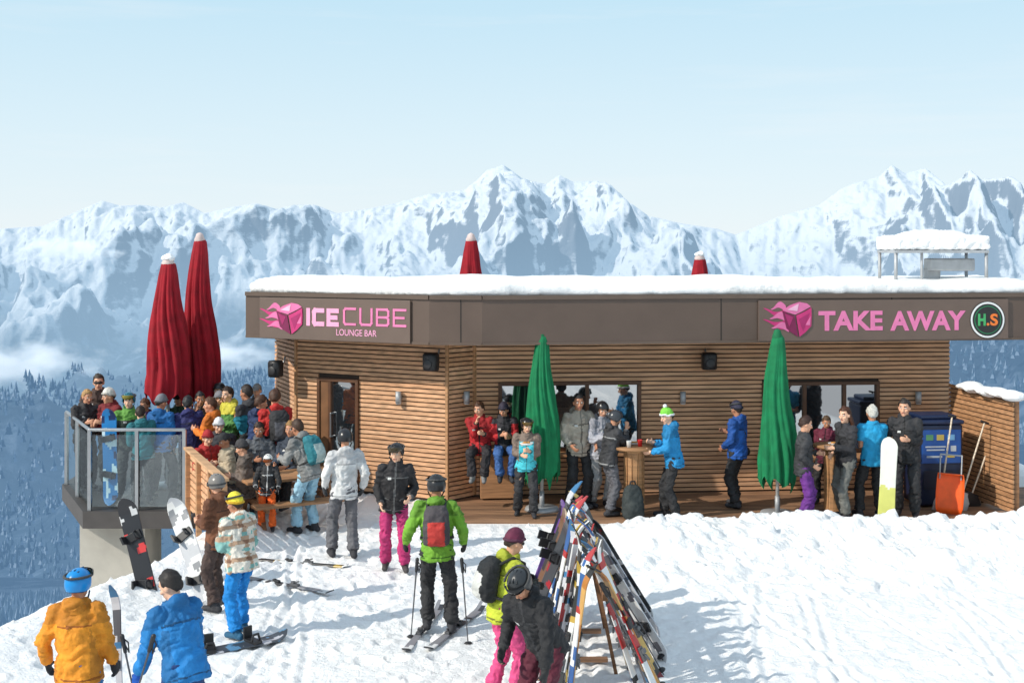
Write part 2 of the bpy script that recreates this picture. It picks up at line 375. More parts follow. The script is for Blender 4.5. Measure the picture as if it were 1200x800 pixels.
    if bag:
        m=MB(); q0=P+Rt*.2+U*.02-Fw*.02; m.tube([q0,P+U*.3+Rt*.12+Fw*.15,P+U*.52-Rt*.1+Fw*.03,P+U*.3-Fw*.15,q0],.012); m.ell(q0-U*.05,(.06,.11,.09),frame(Rt,Fw,U)); m.build('shoulder_bag',fab(bag),root)
    if pack:
        m=MB(); bc=P+U*.29-Fw*.215; Rm=frame(Rt,Fw,U)
        m.loft([(bc+U*z-Fw*q,Rt*a,Fw*d) for z,a,d,q in ((-.22,.11,.06,-.02),(-.19,.145,.095,0),(-.02,.15,.11,.02),(.15,.14,.09,0),(.22,.1,.06,-.03))],n=12,fn=lambda t,j:1/max(abs(cos(t))**4+abs(sin(t))**4,.001)**.25)
        m.ell(bc-U*.09-Fw*.1,(.115,.045,.1),Rm)
        me=remesh(m,.016,2); wrinkle(me,.012,k+9)
        o=finish(me,'backpack',[fab(pack[0]),fab(pack[1])],root); paint(me,lambda p: 1 if abs((p-bc).dot(Rt))<.095 and ((p-bc).dot(U)<.06) and (p-bc).dot(Fw)<-.05 else 0)
        for sd in (-1,1):
            m=MB(); a=Rt*(sd*.1); m.tube([bc+U*.17+a+Fw*.04,P+U*.545+a-Fw*.02,P+U*.5+a+Fw*.115,P+U*.36+a+Fw*.15,P+U*.2+a*1.5+Fw*.13,P+U*.12+a*1.8-Fw*.02,bc-U*.14+a],.016); m.build('strap',fab(pack[2] if len(pack)>2 else (.02,.02,.02)),o)
    return root
blk=(.018,.018,.02); chr_=(.045,.047,.05)
# foreground figures
person('person seen from behind in orange ski jacket and blue helmet at bottom left corner',97,662,-8,c(222,140,36),c(30,120,185),Y=10,h=1.74,hat=('helmet',c(20,130,200)),gog=('up',c(30,40,40)),gloves=blk,L=(.31,.1,.93),R='low',pitch=0,trim=c(150,85,20),puff=1.1,zf=-.19)
person('dark haired person in bright blue hooded jacket standing beside the orange jacket',207,668,48,c(30,118,184),c(30,60,110),Y=9.9,h=1.72,zf=-.16,hair=(.015,.01,.008),gloves=c(20,80,170),L='low',R='low',lean=20,pitch=26,puff=1.1)
def plaid(u,r,f,arm):
    if arm and u<.34: return 3 if int((u+1)/.07)%3 else 2
    a=int((u+1)/.05)%4; b=int((r*.8+f+1)/.05)%4
    if a==0 and b==0: return 4
    if a==0: return 2
    if b==0: return 2 if a!=2 else 3
    if a==2 and b==2: return 3
    return 0
person('person in plaid beige and brown jacket with yellow beanie and blue trousers',280,574,55,c(210,204,192),c(20,125,200),feet=748,hat=('beanie',c(225,205,60),c(190,150,30)),gog=('up',c(30,30,30)),L='front',R='front',lean=8,pitch=14,gloves=c(90,70,55),boots=c(40,90,120),jx=[c(172,142,118),c(120,166,160),c(128,94,74)],puff=1.15,jp=plaid)
person('person in brown jacket with grey helmet behind the plaid jacket',256,564,65,c(120,75,50),c(70,55,50),feet=714,hat=('helmet',c(120,115,110)),gog=('on',c(60,40,20)),L='front',R='front',h=1.6)
person('person in white ski jacket and grey trousers with black helmet facing away',402,500,18,c(212,212,210),c(98,98,102),feet=655,hat=('helmet',blk),L='down',R='down',trim=c(150,150,150),yoke=c(190,190,190),gloves=chr_,pitch=10,ft=[(-.14,.08,.09),(.13,-.08,.09)])
person('person in black jacket and magenta trousers with black helmet facing the viewer',463,516,186,c(34,32,34),c(180,50,106),feet=670,hat=('helmet',blk),gog=('up',c(60,50,30)),L='pocket',R='pocket',pitch=10,boots=c(70,65,65),trim=c(90,90,90))
person('person in lime green jacket with red backpack and black trousers standing on skis',515,553,2,c(112,164,50),(.02,.02,.022),feet=742,hat=('helmet',blk),gog=('up',c(40,40,40)),gloves=(.02,.02,.02),pack=(c(70,65,68),c(180,54,48)),L=(.34,.12,.98),R=(.34,.12,.98),trim=c(60,100,25),zf=.03)
person('person in yellow green jacket and pink trousers with maroon beanie beside the ski rack',592,619,-66,c(184,194,56),c(206,74,124),Y=11.2,h=1.64,hat=('beanie',c(95,35,60),c(80,40,60)),glasses=True,pack=(c(30,32,34),c(190,190,185)),L='table',R='front',lean=10,pitch=20,gloves=c(60,60,60),trim=c(110,110,40))
person('person in black jacket and maroon trousers looking down at bottom centre',627,670,146,(.016,.016,.018),c(85,28,45),Y=10.0,h=1.70,hat=('helmet',c(48,50,52)),gog=('up',c(20,20,22)),L='low',R='down',pitch=46,yaw=6,gloves=(.02,.02,.02),trim=(.035,.035,.038),yoke=(.013,.013,.015),lean=30,puff=1.06)
# beside the wooden rail
person('child in black jacket and orange trousers with white striped helmet facing the viewer',312,530,188,(.02,.02,.022),c(232,100,35),feet=626,hat=('helmet',c(225,225,220),c(40,40,40)),gog=('on',c(120,60,20)),L='hold',R='hold',gloves=blk,trim=c(180,180,180))
person('person in grey jacket with teal backpack and pale blue trousers bending over the picnic table',358,493,55,c(140,140,138),c(150,190,210),Y=17.7,h=1.72,pack=(c(40,110,120),c(160,175,170)),lean=18,L='table',R='table',glasses=True,hair=c(60,40,25),pitch=18)
DZ=.055
tk=dict(zf=DZ)
person('person in brown jacket with dark hair and sunglasses at the far left of the terrace',113,437,195,c(84,62,54),chr_,Y=21,glasses=True,L='front',R='pocket',**tk)
person('person in pale beanie and dark red jacket next to the brown jacket on the terrace',131,452,150,c(130,35,40),blk,Y=20.4,hat=('beanie',c(200,195,185)),L='front',R='front',**tk)
person('person with teal helmet and charcoal jacket behind the glass balustrade',152,457,200,c(55,65,60),c(60,60,60),Y=20,hat=('helmet',c(30,110,130)),gog=('up',c(120,110,40)),L='front',R='hold',jx=[c(90,140,60)],jp=lambda u,r,f,arm: 2 if u>.38 else None,**tk)
person('person in blue jacket with grey beanie under the left red parasol',190,460,340,c(28,108,178),c(45,45,50),Y=19.8,hat=('beanie',c(110,110,115)),L='front',R='front',pitch=15,**tk)
person('person in navy jacket with black hair between the two red parasols',224,463,10,c(32,34,80),c(40,40,45),Y=19.9,hair=blk,L='down',R='front',**tk)
person('person in orange jacket with brown hair on the terrace',249,464,80,c(222,118,36),c(50,50,52),Y=19.6,hair=c(75,45,25),L='front',R='front',yaw=20,**tk)
person('person in green and yellow jacket at the back of the terrace',270,452,130,c(85,135,70),blk,Y=20.6,hair=c(50,35,25),L='front',R='front',jx=[c(200,190,70)],jp=lambda u,r,f,arm: 2 if u>.36 else None,**tk)
person('person in black and teal jacket with dark hair right of the green and yellow jacket',291,450,60,(.02,.02,.024),blk,Y=20.2,hair=(.02,.012,.008),jx=[c(30,120,140)],jp=lambda u,r,f,arm: 2 if arm and u<.35 else None,L='front',R='down',**tk)
person('person in grey cap and black coat at the rear of the terrace crowd',301,447,190,c(60,60,64),blk,Y=21.6,hat=('cap',c(130,130,130)),L='pocket',R='pocket',**tk)
person('person in red hooded jacket with black backpack beside the bar wall',322,455,25,c(205,44,38),blk,Y=19.2,hair=c(70,45,30),pack=((.02,.02,.022),c(80,80,85)),L='front',R='front',pitch=14,zf=.03)
person('person in red jacket with dark red beanie seated at the wooden rail',243,508,225,c(190,40,38),c(50,50,55),Y=18.8,h=1.66,sit=.5,zf=.05,hat=('beanie',c(150,30,35)),L='front',R='front',pitch=14)
person('person in beige jacket with black cap seated behind the child',268,514,120,c(190,175,150),c(60,60,62),Y=18.6,h=1.68,sit=.48,zf=.05,hat=('cap',blk),L='front',R='front',pitch=22)
person('person in grey brown jacket and knitted hat seated near the rail',288,530,100,c(110,98,90),c(70,60,55),Y=18.1,h=1.66,sit=.46,zf=.03,hat=('beanie',c(60,58,60)),L='front',R='front',pitch=20)
person('person in dark jacket with light hair seated behind the picnic table',343,490,160,c(60,70,85),blk,Y=18.9,h=1.7,sit=.6,zf=.03,hair=c(140,105,60),L='table',R='table')
person('person in black jacket with black helmet left of the red hooded jacket',262,446,170,c(30,32,36),blk,Y=21.4,hat=('helmet',blk),L='front',R='pocket',**tk)
person('person in purple jacket with brown hair behind the left end of the terrace crowd',172,466,170,c(95,60,110),blk,Y=20.6,hair=c(80,50,30),L='front',R='front',pitch=12,**tk)
person('person in dark green jacket with black beanie behind the orange jacket',207,458,190,c(45,70,50),blk,Y=21.2,hat=('beanie',blk),L='front',R='front',pitch=10,**tk)
person('person in charcoal jacket with blond hair at the left corner of the terrace',100,455,220,c(60,58,60),blk,Y=20.6,hair=c(160,124,78),L='front',R='front',pitch=14,**tk)
person('person in teal jacket with dark hair behind the glass, left of the blue jacket',168,476,30,c(40,120,130),blk,Y=19.5,h=1.6,hair=c(40,28,20),L='front',R='front',pitch=12,**tk)
person('person in dark brown coat with black hair between navy and orange jackets',237,458,200,c(58,42,36),blk,Y=20.7,hair=blk,L='front',R='mouth',pitch=10,**tk)
person('person in beige coat with grey beanie behind the orange jacket',256,456,215,c(150,135,112),blk,Y=20.9,hat=('beanie',c(120,120,125)),L='front',R='pocket',pitch=10,**tk)
person('person in dark blue jacket with brown hair left of the red hooded jacket',303,462,-40,c(40,60,100),blk,Y=19.6,hair=c(70,45,28),L='front',R='front',pitch=12,**tk)
person('person in black jacket with white beanie seated behind the wooden rail',257,500,200,(.025,.025,.03),blk,Y=19.2,h=1.7,sit=.62,zf=.05,hat=('beanie',c(200,200,200)),L='front',R='front',pitch=16)
person('person in grey jacket with dark hair seated between beige and dark jackets',305,505,190,c(100,104,110),blk,Y=18.95,h=1.7,sit=.58,zf=.05,hair=c(45,30,22),L='table',R='front',pitch=18)
# in front of the bar
bench_z=.86
person('person in red jacket sitting on the wooden ledge, left of the pair',563,476,176,c(180,38,42),c(45,42,45),Y=19.6,h=1.62,sit=bench_z,zf=.06,L='front',R='mouth',hair=c(70,45,28),pitch=15,boots=c(120,120,120),trim=c(30,25,28))
person('person in black and red jacket with blue trousers sitting on the wooden ledge',591,478,184,c(40,38,42),c(60,95,150),Y=19.6,h=1.62,sit=bench_z,zf=.06,hat=('beanie',c(50,45,60)),L='front',R='front',pitch=22,jx=[c(180,40,45)],jp=lambda u,r,f,arm: 2 if arm else None)
person('person in turquoise top and taupe sleeves with black helmet beside the green parasol',617,487,178,c(70,186,200),(.025,.025,.028),feet=606,hat=('helmet',blk),gog=('up',c(90,70,30)),L='front',R='front',pitch=16,jx=[c(120,105,95)],jp=lambda u,r,f,arm: 2 if arm or u>.42 else None,zf=.02)
person('dark haired person in beige jacket and black trousers standing against the window',677,460,200,c(175,165,150),blk,Y=19.3,zf=.035,L='pocket',R='pocket',hair=(.012,.01,.009))
person('person in pale grey jacket with black helmet behind the high table',703,468,215,c(170,170,178),c(150,150,150),Y=19.35,zf=.035,hat=('helmet',blk),L='table',R='front',pitch=18)
person('person in black jacket and grey trousers eating at the high table from the left',716,478,-70,(.025,.025,.028),c(90,90,95),Y=18.75,zf=.035,hat=('helmet',c(60,62,66)),L='front',R='mouth',lean=8,pitch=22,trim=c(140,140,140))
person('person in sky blue jacket with green and white beanie eating at the high table',787,475,84,c(36,136,194),blk,feet=609,zf=.02,hat=('beanie',c(120,200,70),c(225,225,225),1),L='table',R='front',lean=8,pitch=18)
person('person in blue jacket with shoulder bag and dark beanie facing the bar window',863,468,50,c(34,88,168),blk,feet=596,zf=.035,hat=('beanie',c(50,50,70)),gog=('up',c(40,40,40)),L='pocket',R='front',pitch=14,bag=(.02,.02,.02))
person('person in black top and purple trousers with dark hair, facing right',942,486,-95,(.03,.03,.033),c(100,46,126),Y=18.22,hair=c(50,28,18),L='front',R='pocket',pitch=16,hood=False)
person('person in maroon jacket behind the person in purple trousers',967,486,150,c(85,25,45),blk,Y=19.6,zf=.035,hair=c(80,60,40),L='front',R='front',pitch=20,jx=[c(220,190,60)],jp=lambda u,r,f,arm: 2 if .2<u<.25 else None)
person('long haired person in black top and grey trousers facing left',991,475,110,(.02,.02,.024),c(105,105,100),Y=18.5,zf=.035,hair=c(70,40,22),long=True,L='front',R='pocket',hood=False)
person('grey haired person in bright blue shirt and black trousers facing the bar',1020,474,12,c(34,148,196),blk,Y=18.6,zf=.035,hair=c(190,188,180),short=True,L='front',R='front',hood=False,ft=[(-.16,.05,.09),(.16,-.05,.09)])
person('dark haired person in black jacket standing beside the recycling bin',1062,466,158,(.018,.018,.02),(.02,.02,.022),Y=18.6,zf=.035,hair=(.02,.014,.01),L='front',R='pocket')
print('people',PN[0])
# ---------------------------------------------------------------- bar building
class Wall:
    def __init__(s,A,B):
        s.A=V((A[0],A[1],0)); s.d=V((B[0]-A[0],B[1]-A[1],0)); s.len=s.d.length; s.d.normalize(); s.n=V((s.d.y,-s.d.x,0)); s.R=frame(s.d,-s.n,ZV); s.rz=math.atan2(s.d.y,s.d.x)
    def u(s,px): k=(px-600)/F; return (k*s.A.y-s.A.x)/(s.d.x-k*s.d.y)
    def z(s,px,py): return H-(py-HY)*(s.A.y+s.u(px)*s.d.y)/F
    def P(s,u,z,o=0): return s.A+s.d*u+s.n*o+ZV*z
    def box(s,mb,u0,u1,z0,z1,o0,o1,m=0): mb.box(s.P((u0+u1)/2,(z0+z1)/2,(o0+o1)/2),(u1-u0,o1-o0,z1-z0),s.R,m)
P0=(X_(322,22.6),22.6);P1=(X_(347,21.2),21.2);P2=(X_(524,19.7),19.7);P3=(X_(556,20.15),20.15);P4=(X_(1113,20.9),20.9)
W0,W1,W2,W3=Wall(P0,P1),Wall(P1,P2),Wall(P2,P3),Wall(P3,P4)
bar=thing('mountain_bar','low flat roofed bar clad in horizontal wooden slats with snow on the roof','building',(1.5,22,0))
def badd(mb,name,mats,parent=None,smooth=False,bevel=0):
    mb.v=[(p[0]-1.5,p[1]-22,p[2]) for p in mb.v]; return mb.build(name,mats,parent or bar,smooth,bevel)
slat=[wood(c(206,158,120)),wood(c(200,151,113)),wood(c(211,165,128)),mat((.05,.032,.022),.9,name='cavity')]
def clad(w,opens,zt=2.7):
    mb=MB(); z=.06
    w.box(mb,0.0,w.len,0,zt,-.16,-.03,3)
    while z<zt-.05:
        segs=[(0,w.len)]
        for (a,b,z0,z1) in opens:
            if z+.05>z0 and z<z1:
                ns=[]
                for s0,s1 in segs:
                    if a>s0: ns.append((s0,min(a,s1)))
                    if b<s1: ns.append((max(b,s0),s1))
                segs=[q for q in ns if q[1]-q[0]>.01]
        for s0,s1 in segs:
            cut=s0
            while cut<s1:
                e=min(s1,cut+random.uniform(3.4,5)); e=s1 if s1-e<.6 else e
                w.box(mb,cut+.001,e-.001,z,z+.055,-.032,random.uniform(-.001,.002),random.choice((0,0,1,2))); cut=e
        z+=.076
    badd(mb,'wall',slat)
def opening(w,px0,px1,py0,py1):
    return (w.u(px0),w.u(px1),w.z((px0+px1)/2,py1),w.z((px0+px1)/2,py0))
dr=opening(W1,373,421,443,600); dr=(dr[0],dr[1],.05,dr[3]); w1=opening(W3,584,751,447,528); w2=opening(W3,893,1030,447,530)
clad(W0,[]); clad(W1,[dr]); clad(W2,[]); clad(W3,[w1,w2])
M_fr=mat(c(92,62,42),.5,.2,5,name='frame_brown'); M_fr2=mat(c(120,84,56),.55,.2,5,name='reveal')
for w,u in ((W1,W1.len),(W2,W2.len),(W1,0.0)):
    mb=MB(); mb.box(w.P(u,1.38,.0),(.05,.05,2.62),w.R); badd(mb,'corner_post',wood(c(176,132,94)),bevel=.005)
def window(w,o,muls,name='window'):
    u0,u1,z0,z1=o; mb=MB(); t=.06
    w.box(mb,u0,u1,z1-t,z1,-.03,.045); w.box(mb,u0,u1,z0,z0+t,-.03,.045); w.box(mb,u0,u0+t,z0+t,z1-t,-.03,.045); w.box(mb,u1-t,u1,z0+t,z1-t,-.03,.045)
    for q in muls: m=u0+(u1-u0)*q; w.box(mb,m-.03,m+.03,z0+t,z1-t,-.03,.035)
    fo=badd(mb,name,M_fr,bevel=.004)
    mb=MB(); w.box(mb,u0+t,u1-t,z0+t,z1-t,-.029,-.012); g=badd(mb,'pane',M_win,fo); return fo
window(W3,w1,(.33,.62)); window(W3,w2,(.36,.7))
d_=window(W1,dr,(.3,),'door'); mb=MB(); W1.box(mb,dr[0]+.062,dr[0]+(dr[1]-dr[0])*.3-.032,dr[2]+.062,dr[3]-.062,-.01,.02); badd(mb,'door_leaf',M_fr2,d_)
mb=MB(); u=dr[0]+(dr[1]-dr[0])*.36; mb.tube([W1.P(u,.95,.0),W1.P(u,.95,.07),W1.P(u,1.35,.07),W1.P(u,1.35,.0)],.014); badd(mb,'handle',M_metal,d_)
# roof
fA=(X_(288,20.6),20.6);fB=(X_(503,19),19);fD=(X_(565,18.9),18.9);fE=(X_(1232,20.15),20.15)
WL,WM,WR=Wall(fA,fB),Wall(fB,fD),Wall(fD,fE)
M_fas=[mat(c(92,77,68),.5,.08,2,.1,30,name='fascia'),mat((.02,.016,.014),.8,name='seam'),mat(c(105,90,80),.4,.1,2,metal=.4,name='drip_edge')]
mb=MB(); poly=[fA,fB,fD,fE,(10.2,26),(-5.2,26)]; mb.prism([(p[0],p[1]) for p in poly],2.70,3.44,0)
for w in (WL,WM,WR):
    w.box(mb,.005,w.len-.005,3.40,3.47,.0,.03,2); w.box(mb,.005,w.len-.005,2.68,2.72,-.02,.014,2)
for w,pxs in ((WL,(395,)),(WM,(540,)),(WR,(845,1045))):
    for q in pxs: w.box(mb,w.u(q)-.008,w.u(q)+.008,2.72,3.4,-.01,.004,1)
badd(mb,'fascia',M_fas)
def snowmat(name,bs,bd):
    m,nt,b=nodes(name); L=nt.links.new; g=nt.nodes.new('ShaderNodeNewGeometry')
    b.inputs['Roughness'].default_value=.55; b.inputs['Specular IOR Level'].default_value=.25
    n=nt.nodes.new('ShaderNodeTexNoise'); n.inputs['Scale'].default_value=bs; n.inputs['Detail'].default_value=8; n.inputs['Roughness'].default_value=.68; L(g.outputs['Position'],n.inputs['Vector'])
    n3=nt.nodes.new('ShaderNodeTexNoise'); n3.inputs['Scale'].default_value=.8; n3.inputs['Detail'].default_value=6; L(g.outputs['Position'],n3.inputs['Vector'])
    r=nt.nodes.new('ShaderNodeValToRGB'); r.color_ramp.elements[0].color=(.87,.87,.87,1); r.color_ramp.elements[1].color=(.93,.925,.91,1); r.color_ramp.elements[0].position=.35; r.color_ramp.elements[1].position=.6
    L(n3.outputs['Fac'],r.inputs['Fac']); L(r.outputs[0],b.inputs['Base Color'])
    bp=nt.nodes.new('ShaderNodeBump'); bp.inputs['Strength'].default_value=.8; bp.inputs['Distance'].default_value=bd; L(n.outputs['Fac'],bp.inputs['Height']); L(bp.outputs[0],b.inputs['Normal']); return m
M_snow=snowmat('snow',12,.065); M_snowr=snowmat('roof_snow',5,.05)
mb=MB(); mb.prism([(fA[0]+.05,fA[1]),(fB[0],fB[1]-.0),(fD[0],fD[1]-.0),fE,(10.1,25.8),(-5.1,25.8)],3.445,3.63)
me=remesh(mb,.06,3)
for v in me.vertices:
    if v.co.z>3.5: v.co.z+=.07*mn.noise(v.co*.6)+.03*mn.noise(v.co*2.3)
    else: v.co.z=max(v.co.z,3.44)
    v.co.x-=1.5; v.co.y-=22
    if v.co.z>3.47: v.co.y+=.04*mn.noise(V((v.co.x*2.2,5,v.co.z*3)))
me.update(); finish(me,'roof_snow',M_snowr,bar,True)
# back wall / body of the building
mb=MB(); mb.prism([(P1[0]+.3,P1[1]+.4),(P2[0]+.1,P2[1]+.3),(P3[0]+.1,P3[1]+.3),(P4[0]-.02,P4[1]+.15),(8.2,25.5),(-4.5,25.5),(P0[0]+.1,P0[1]+.2)],0,2.69); badd(mb,'core',mat(c(60,48,40),.8,name='core'))
# ledge seat and serving counter are parts of the bar
mb=MB(); ua,ub=W3.u(557)+0.02,W3.u(612); W3.box(mb,ua,ub,bench_z-.07,bench_z-.005,.01,.6); W3.box(mb,ua+.05,ub-.05,.06,bench_z-.07,.01,.32); badd(mb,'ledge',wood(c(170,125,88)),bevel=.006)
mb=MB(); W3.box(mb,w2[0]-.1,w2[1]+.1,w2[2]-.05,w2[2]-.005,.004,.42); badd(mb,'counter',wood(c(170,125,88)),bevel=.006)
mb=MB(); W3.box(mb,W3.u(640),w1[1]+.1,w1[2]-.05,w1[2]-.005,.004,.34); badd(mb,'counter',wood(c(170,125,88)),bevel=.006)
# signs
PINK=mat(c(224,122,168),.6,.08,name='pink'); PK2=mat(c(234,162,195),.6,.06,name='light_pink'); PANEL=mat(c(104,88,79),.55,.06,3,name='sign_panel')
WHITE=mat((.8,.8,.78),.5,.03,name='white')
def text(s,mt,parent,x0,x1,z0,z1,off,bold=0,name='lettering'):
    cu=bpy.data.curves.new('t','FONT'); cu.body=s; cu.offset=bold; cu.extrude=.01; o=bpy.data.objects.new('t',cu); C.objects.link(o)
    dg=bpy.context.evaluated_depsgraph_get(); me=bpy.data.meshes.new_from_object(o.evaluated_get(dg),depsgraph=dg); bpy.data.objects.remove(o)
    xs=[v.co.x for v in me.vertices]; ys=[v.co.y for v in me.vertices]; xa,xb,ya,yb=min(xs),max(xs),min(ys),max(ys)
    for v in me.vertices: v.co=V((x0+(v.co.x-xa)/(xb-xa)*(x1-x0),-off-v.co.z*.4,z0+(v.co.y-ya)/(yb-ya)*(z1-z0)))
    return finish(me,name,mt,parent,False)
def flat(mb,pts,off,m=0,th=.006):
    n=len(pts); vs=[V((x,-off,z)) for x,z in pts]+[V((x,-off-th,z)) for x,z in pts]
    mb.add(vs,[tuple(range(n-1,-1,-1)),tuple(range(n,2*n))]+[(i,(i+1)%n,(i+1)%n+n,i+n) for i in range(n)],m)
def squareletters(s,mt,parent,x0,x1,z0,z1,off,th,gap=.28):
    G={'I':[[(.5,0),(.5,1)]],'C':[[(1,1),(.12,1),(0,.88),(0,.12),(.12,0),(1,0)]],'E':[[(1,1),(0,1),(0,0),(1,0)],[(0,.5),(.85,.5)]],'U':[[(0,1),(0,.12),(.12,0),(.88,0),(1,.12),(1,1)]],'B':[[(0,0),(0,1),(.88,1),(1,.88),(1,.62),(.88,.5),(1,.38),(1,.12),(.88,0),(0,0)],[(0,.5),(.88,.5)]]}
    wd=[.0 if q=='I' else 1 for q in s]; hh=z1-z0-th; un=(x1-x0-th*len(s)-gap*hh*(len(s)-1))/sum(wd); mb=MB(); x=x0+th/2; k=0
    for q,w in zip(s,wd):
        for st in G[q]:
            pts=[(x+(a if w else 0)*un,z0+th/2+b*hh) for a,b in st]
            for (a,b),(d,e) in zip(pts[:-1],pts[1:]):
                l=math.hypot(d-a,e-b); R=Matrix.Rotation(-math.atan2(e-b,d-a),3,'Y'); k+=1
                mb.box(((a+d)/2,-off-.0002*(k%7),(b+e)/2),(l+th*.96,.008,th),R)
        x+=w*un+th+gap*hh
    return mb.build('lettering',mt,parent,False)
def sign(w,px0,px1,py0,py1,label):
    uc=(w.u(px0)+w.u(px1))/2; pc=(px0+px1)/2; zc=w.z(pc,(py0+py1)/2); p=w.P(uc,zc,.032)
    t=thing('bar_sign',label,'sign',p,w.rz); lx=lambda q:w.u(q)-uc; lz=lambda px,py:w.z(px,py)-zc
    mb=MB(); mb.box((0,0,0),(w.u(px1)-w.u(px0),.02,lz(pc,py0)-lz(pc,py1))); mb.build('panel',PANEL,t,False,.003); return t,lx,lz
LG=[mat(c(*q),.6,.1,name='magenta') for q in ((192,52,114),(216,112,160),(118,28,74),(160,40,98),(232,178,204))]
def cube_logo(t,lx,lz,cx,cy,r):
    def L(dx,dy):
        a=-.12; dx,dy=dx*cos(a)-dy*sin(a),dx*sin(a)+dy*cos(a); return (lx(cx+dx*r),lz(cx+dx*r,cy+dy*r))
    mb=MB(); o=.020
    flat(mb,[L(-.78,-.66),L(-.3,-.92),L(.3,-1.05),L(.75,-.9),L(.97,-.68),L(.4,-.45),L(-.05,-.3),L(-.5,-.5)],o,1)
    flat(mb,[L(-.8,-.62),L(-.45,-.42),L(-.1,-.24),L(-.06,.4),L(-.02,1.08),L(-.4,.78),L(-.68,.48)],o+.0002,2)
    flat(mb,[L(.0,-.24),L(.5,-.4),L(.99,-.62),L(.94,-.05),L(.85,.5),L(.45,.84),L(.06,1.08)],o+.0004,0)
    flat(mb,[L(.12,.0),L(.85,-.3),L(.3,.75)],o+.004,3); flat(mb,[L(.5,.4),L(.88,-.1),L(.78,.45)],o+.005,1); flat(mb,[L(-.68,-.45),L(-.2,-.15),L(-.5,.4)],o+.004,3); flat(mb,[L(-.5,-.66),L(.25,-.95),L(.1,-.5)],o+.004,4)
    mb.build('cube_emblem',LG,t,False)
    mb=MB()
    for a,(y0,ln,hh,cv) in enumerate(((-.7,.95,.22,-.2),(-.45,1.4,.24,.18),(-.1,1.1,.24,-.16),(.2,1.5,.24,.15),(.5,1.05,.22,-.14))):
        top=[];bot=[]
        for q in range(11):
            s=q/10; x=-.55-ln*s; yc=y0-.3*s+cv*sin(s*4.6); ww=hh*(1-s)**.65*(1+.25*sin(s*6)); top.append(L(x,yc-ww)); bot.append(L(x,yc+ww))
        flat(mb,top+bot[::-1],.0115+.0012*a,0 if a%2 else 1,.004)
    mb.build('flame_emblem',[LG[0],LG[1]],t,False)
t,lx,lz=sign(WL,306,482,350,399,'brown sign reading ICECUBE LOUNGE BAR with pink flaming cube')
cube_logo(t,lx,lz,341,373,17)
squareletters('ICE',PK2,t,lx(361),lx(399),lz(380,382),lz(380,361),.014,.075,.2); squareletters('CUBE',PINK,t,lx(404),lx(478),lz(440,382),lz(440,361),.014,.038,.26); text('LOUNGE BAR',PK2,t,lx(396),lx(443),lz(420,393.5),lz(420,386),.012)
t,lx,lz=sign(WR,888,1180,351,398,'brown sign reading TAKE AWAY with pink flaming cube and round emblem')
cube_logo(t,lx,lz,932,374,19)
text('TAKE',PINK,t,lx(958),lx(1033),lz(995,387),lz(995,364),.012,.035); text('AWAY',PINK,t,lx(1042),lx(1130),lz(1085,387),lz(1085,364),.012,.035)
cx,cz=lx(1155.5),lz(1155.5,374.5); rr=(lx(1176)-lx(1135))/2
ring=lambda r:[(cx+r*cos(a*math.pi/18),cz+r*sin(a*math.pi/18)) for a in range(36)]
mb=MB(); flat(mb,ring(rr),.0115,1); flat(mb,ring(rr*.96),.014,0); flat(mb,ring(rr*.86),.0165,1); flat(mb,ring(rr*.76),.019,2); flat(mb,ring(rr*.71),.0215,1); mb.build('round_emblem',[WHITE,mat((.02,.02,.02),.5),mat(c(40,120,80),.5,name='green')],t,False)
GR=mat(c(70,165,100),.5,name='emblem_green'); OR=mat(c(232,120,50),.5,name='emblem_orange')
text('H',GR,t,cx-rr*.56,cx-rr*.13,cz-rr*.31,cz+rr*.33,.029,.045); text('.',OR,t,cx-.022,cx+.022,cz-rr*.31,cz-rr*.31+.046,.029); text('S',OR,t,cx+rr*.14,cx+rr*.56,cz-rr*.31,cz+rr*.33,.029,.03)
# speakers and lamps
def speaker(px,py,w,Y,label):
    p=at(px,py,Y); t=thing('loudspeaker',label,'speaker',p,w.rz,'loudspeakers under the eaves'); t.scale=(.86,.86,.9)
    mb=MB(); mb.loft([(V((0,0,z)),V((a,0,0)),V((0,b,0))) for z,a,b in ((-.16,.13,.12),(-.14,.155,.14),(.12,.16,.15),(.16,.13,.13))],n=12,fn=lambda q,j:1/max(abs(cos(q))**5+abs(sin(q))**5,.001)**.2*.9); mb.build('cabinet',M_black,t)
    mb=MB(); mb.cap((0,-.125,-.03),(0,-.14,-.03),.1,.08,n=20,round_=False); mb.cap((0,-.13,.1),(0,-.145,.1),.035,.03,n=14,round_=False); mb.build('cone',mat((.03,.03,.033),.5),t)
    mb=MB(); mb.tube([V((0,.1,.05)),V((0,.22,.05)),V((0,.3,.2))],.018); mb.build('bracket',M_metal,t)
speaker(323,432,W1,20.95,'black loudspeaker under the roof at the far left corner of the bar'); speaker(505,424,W1,19.55,'black loudspeaker under the roof below the left sign'); speaker(831,423,W3,20.25,'black loudspeaker under the roof on the front wall')
for px,w,lb in ((470,W1,'small steel wall lamp right of the glass door'),(543,W2,'small steel wall lamp on the corner facet'),(799,W3,'small steel wall lamp between the windows'),(1074,W3,'small steel wall lamp near the right end of the bar')):
    u=w.u(px); t=thing('wall_lamp',lb,'lamp',w.P(u,w.z(px,465),.08),w.rz,'steel wall lamps')
    mb=MB(); mb.cap((0,0,-.1),(0,0,.1),.05,.05,n=16,round_=False); mb.build('lamp_shade',M_metal2,t); mb=MB(); mb.box((0,.05,0),(.05,.06,.06)); mb.build('bracket',M_metal,t,False); mb=MB(); mb.cap((0,0,-.112),(0,0,-.102),.04,.04,n=14,round_=False); mb.build('lens',WHITE,t)
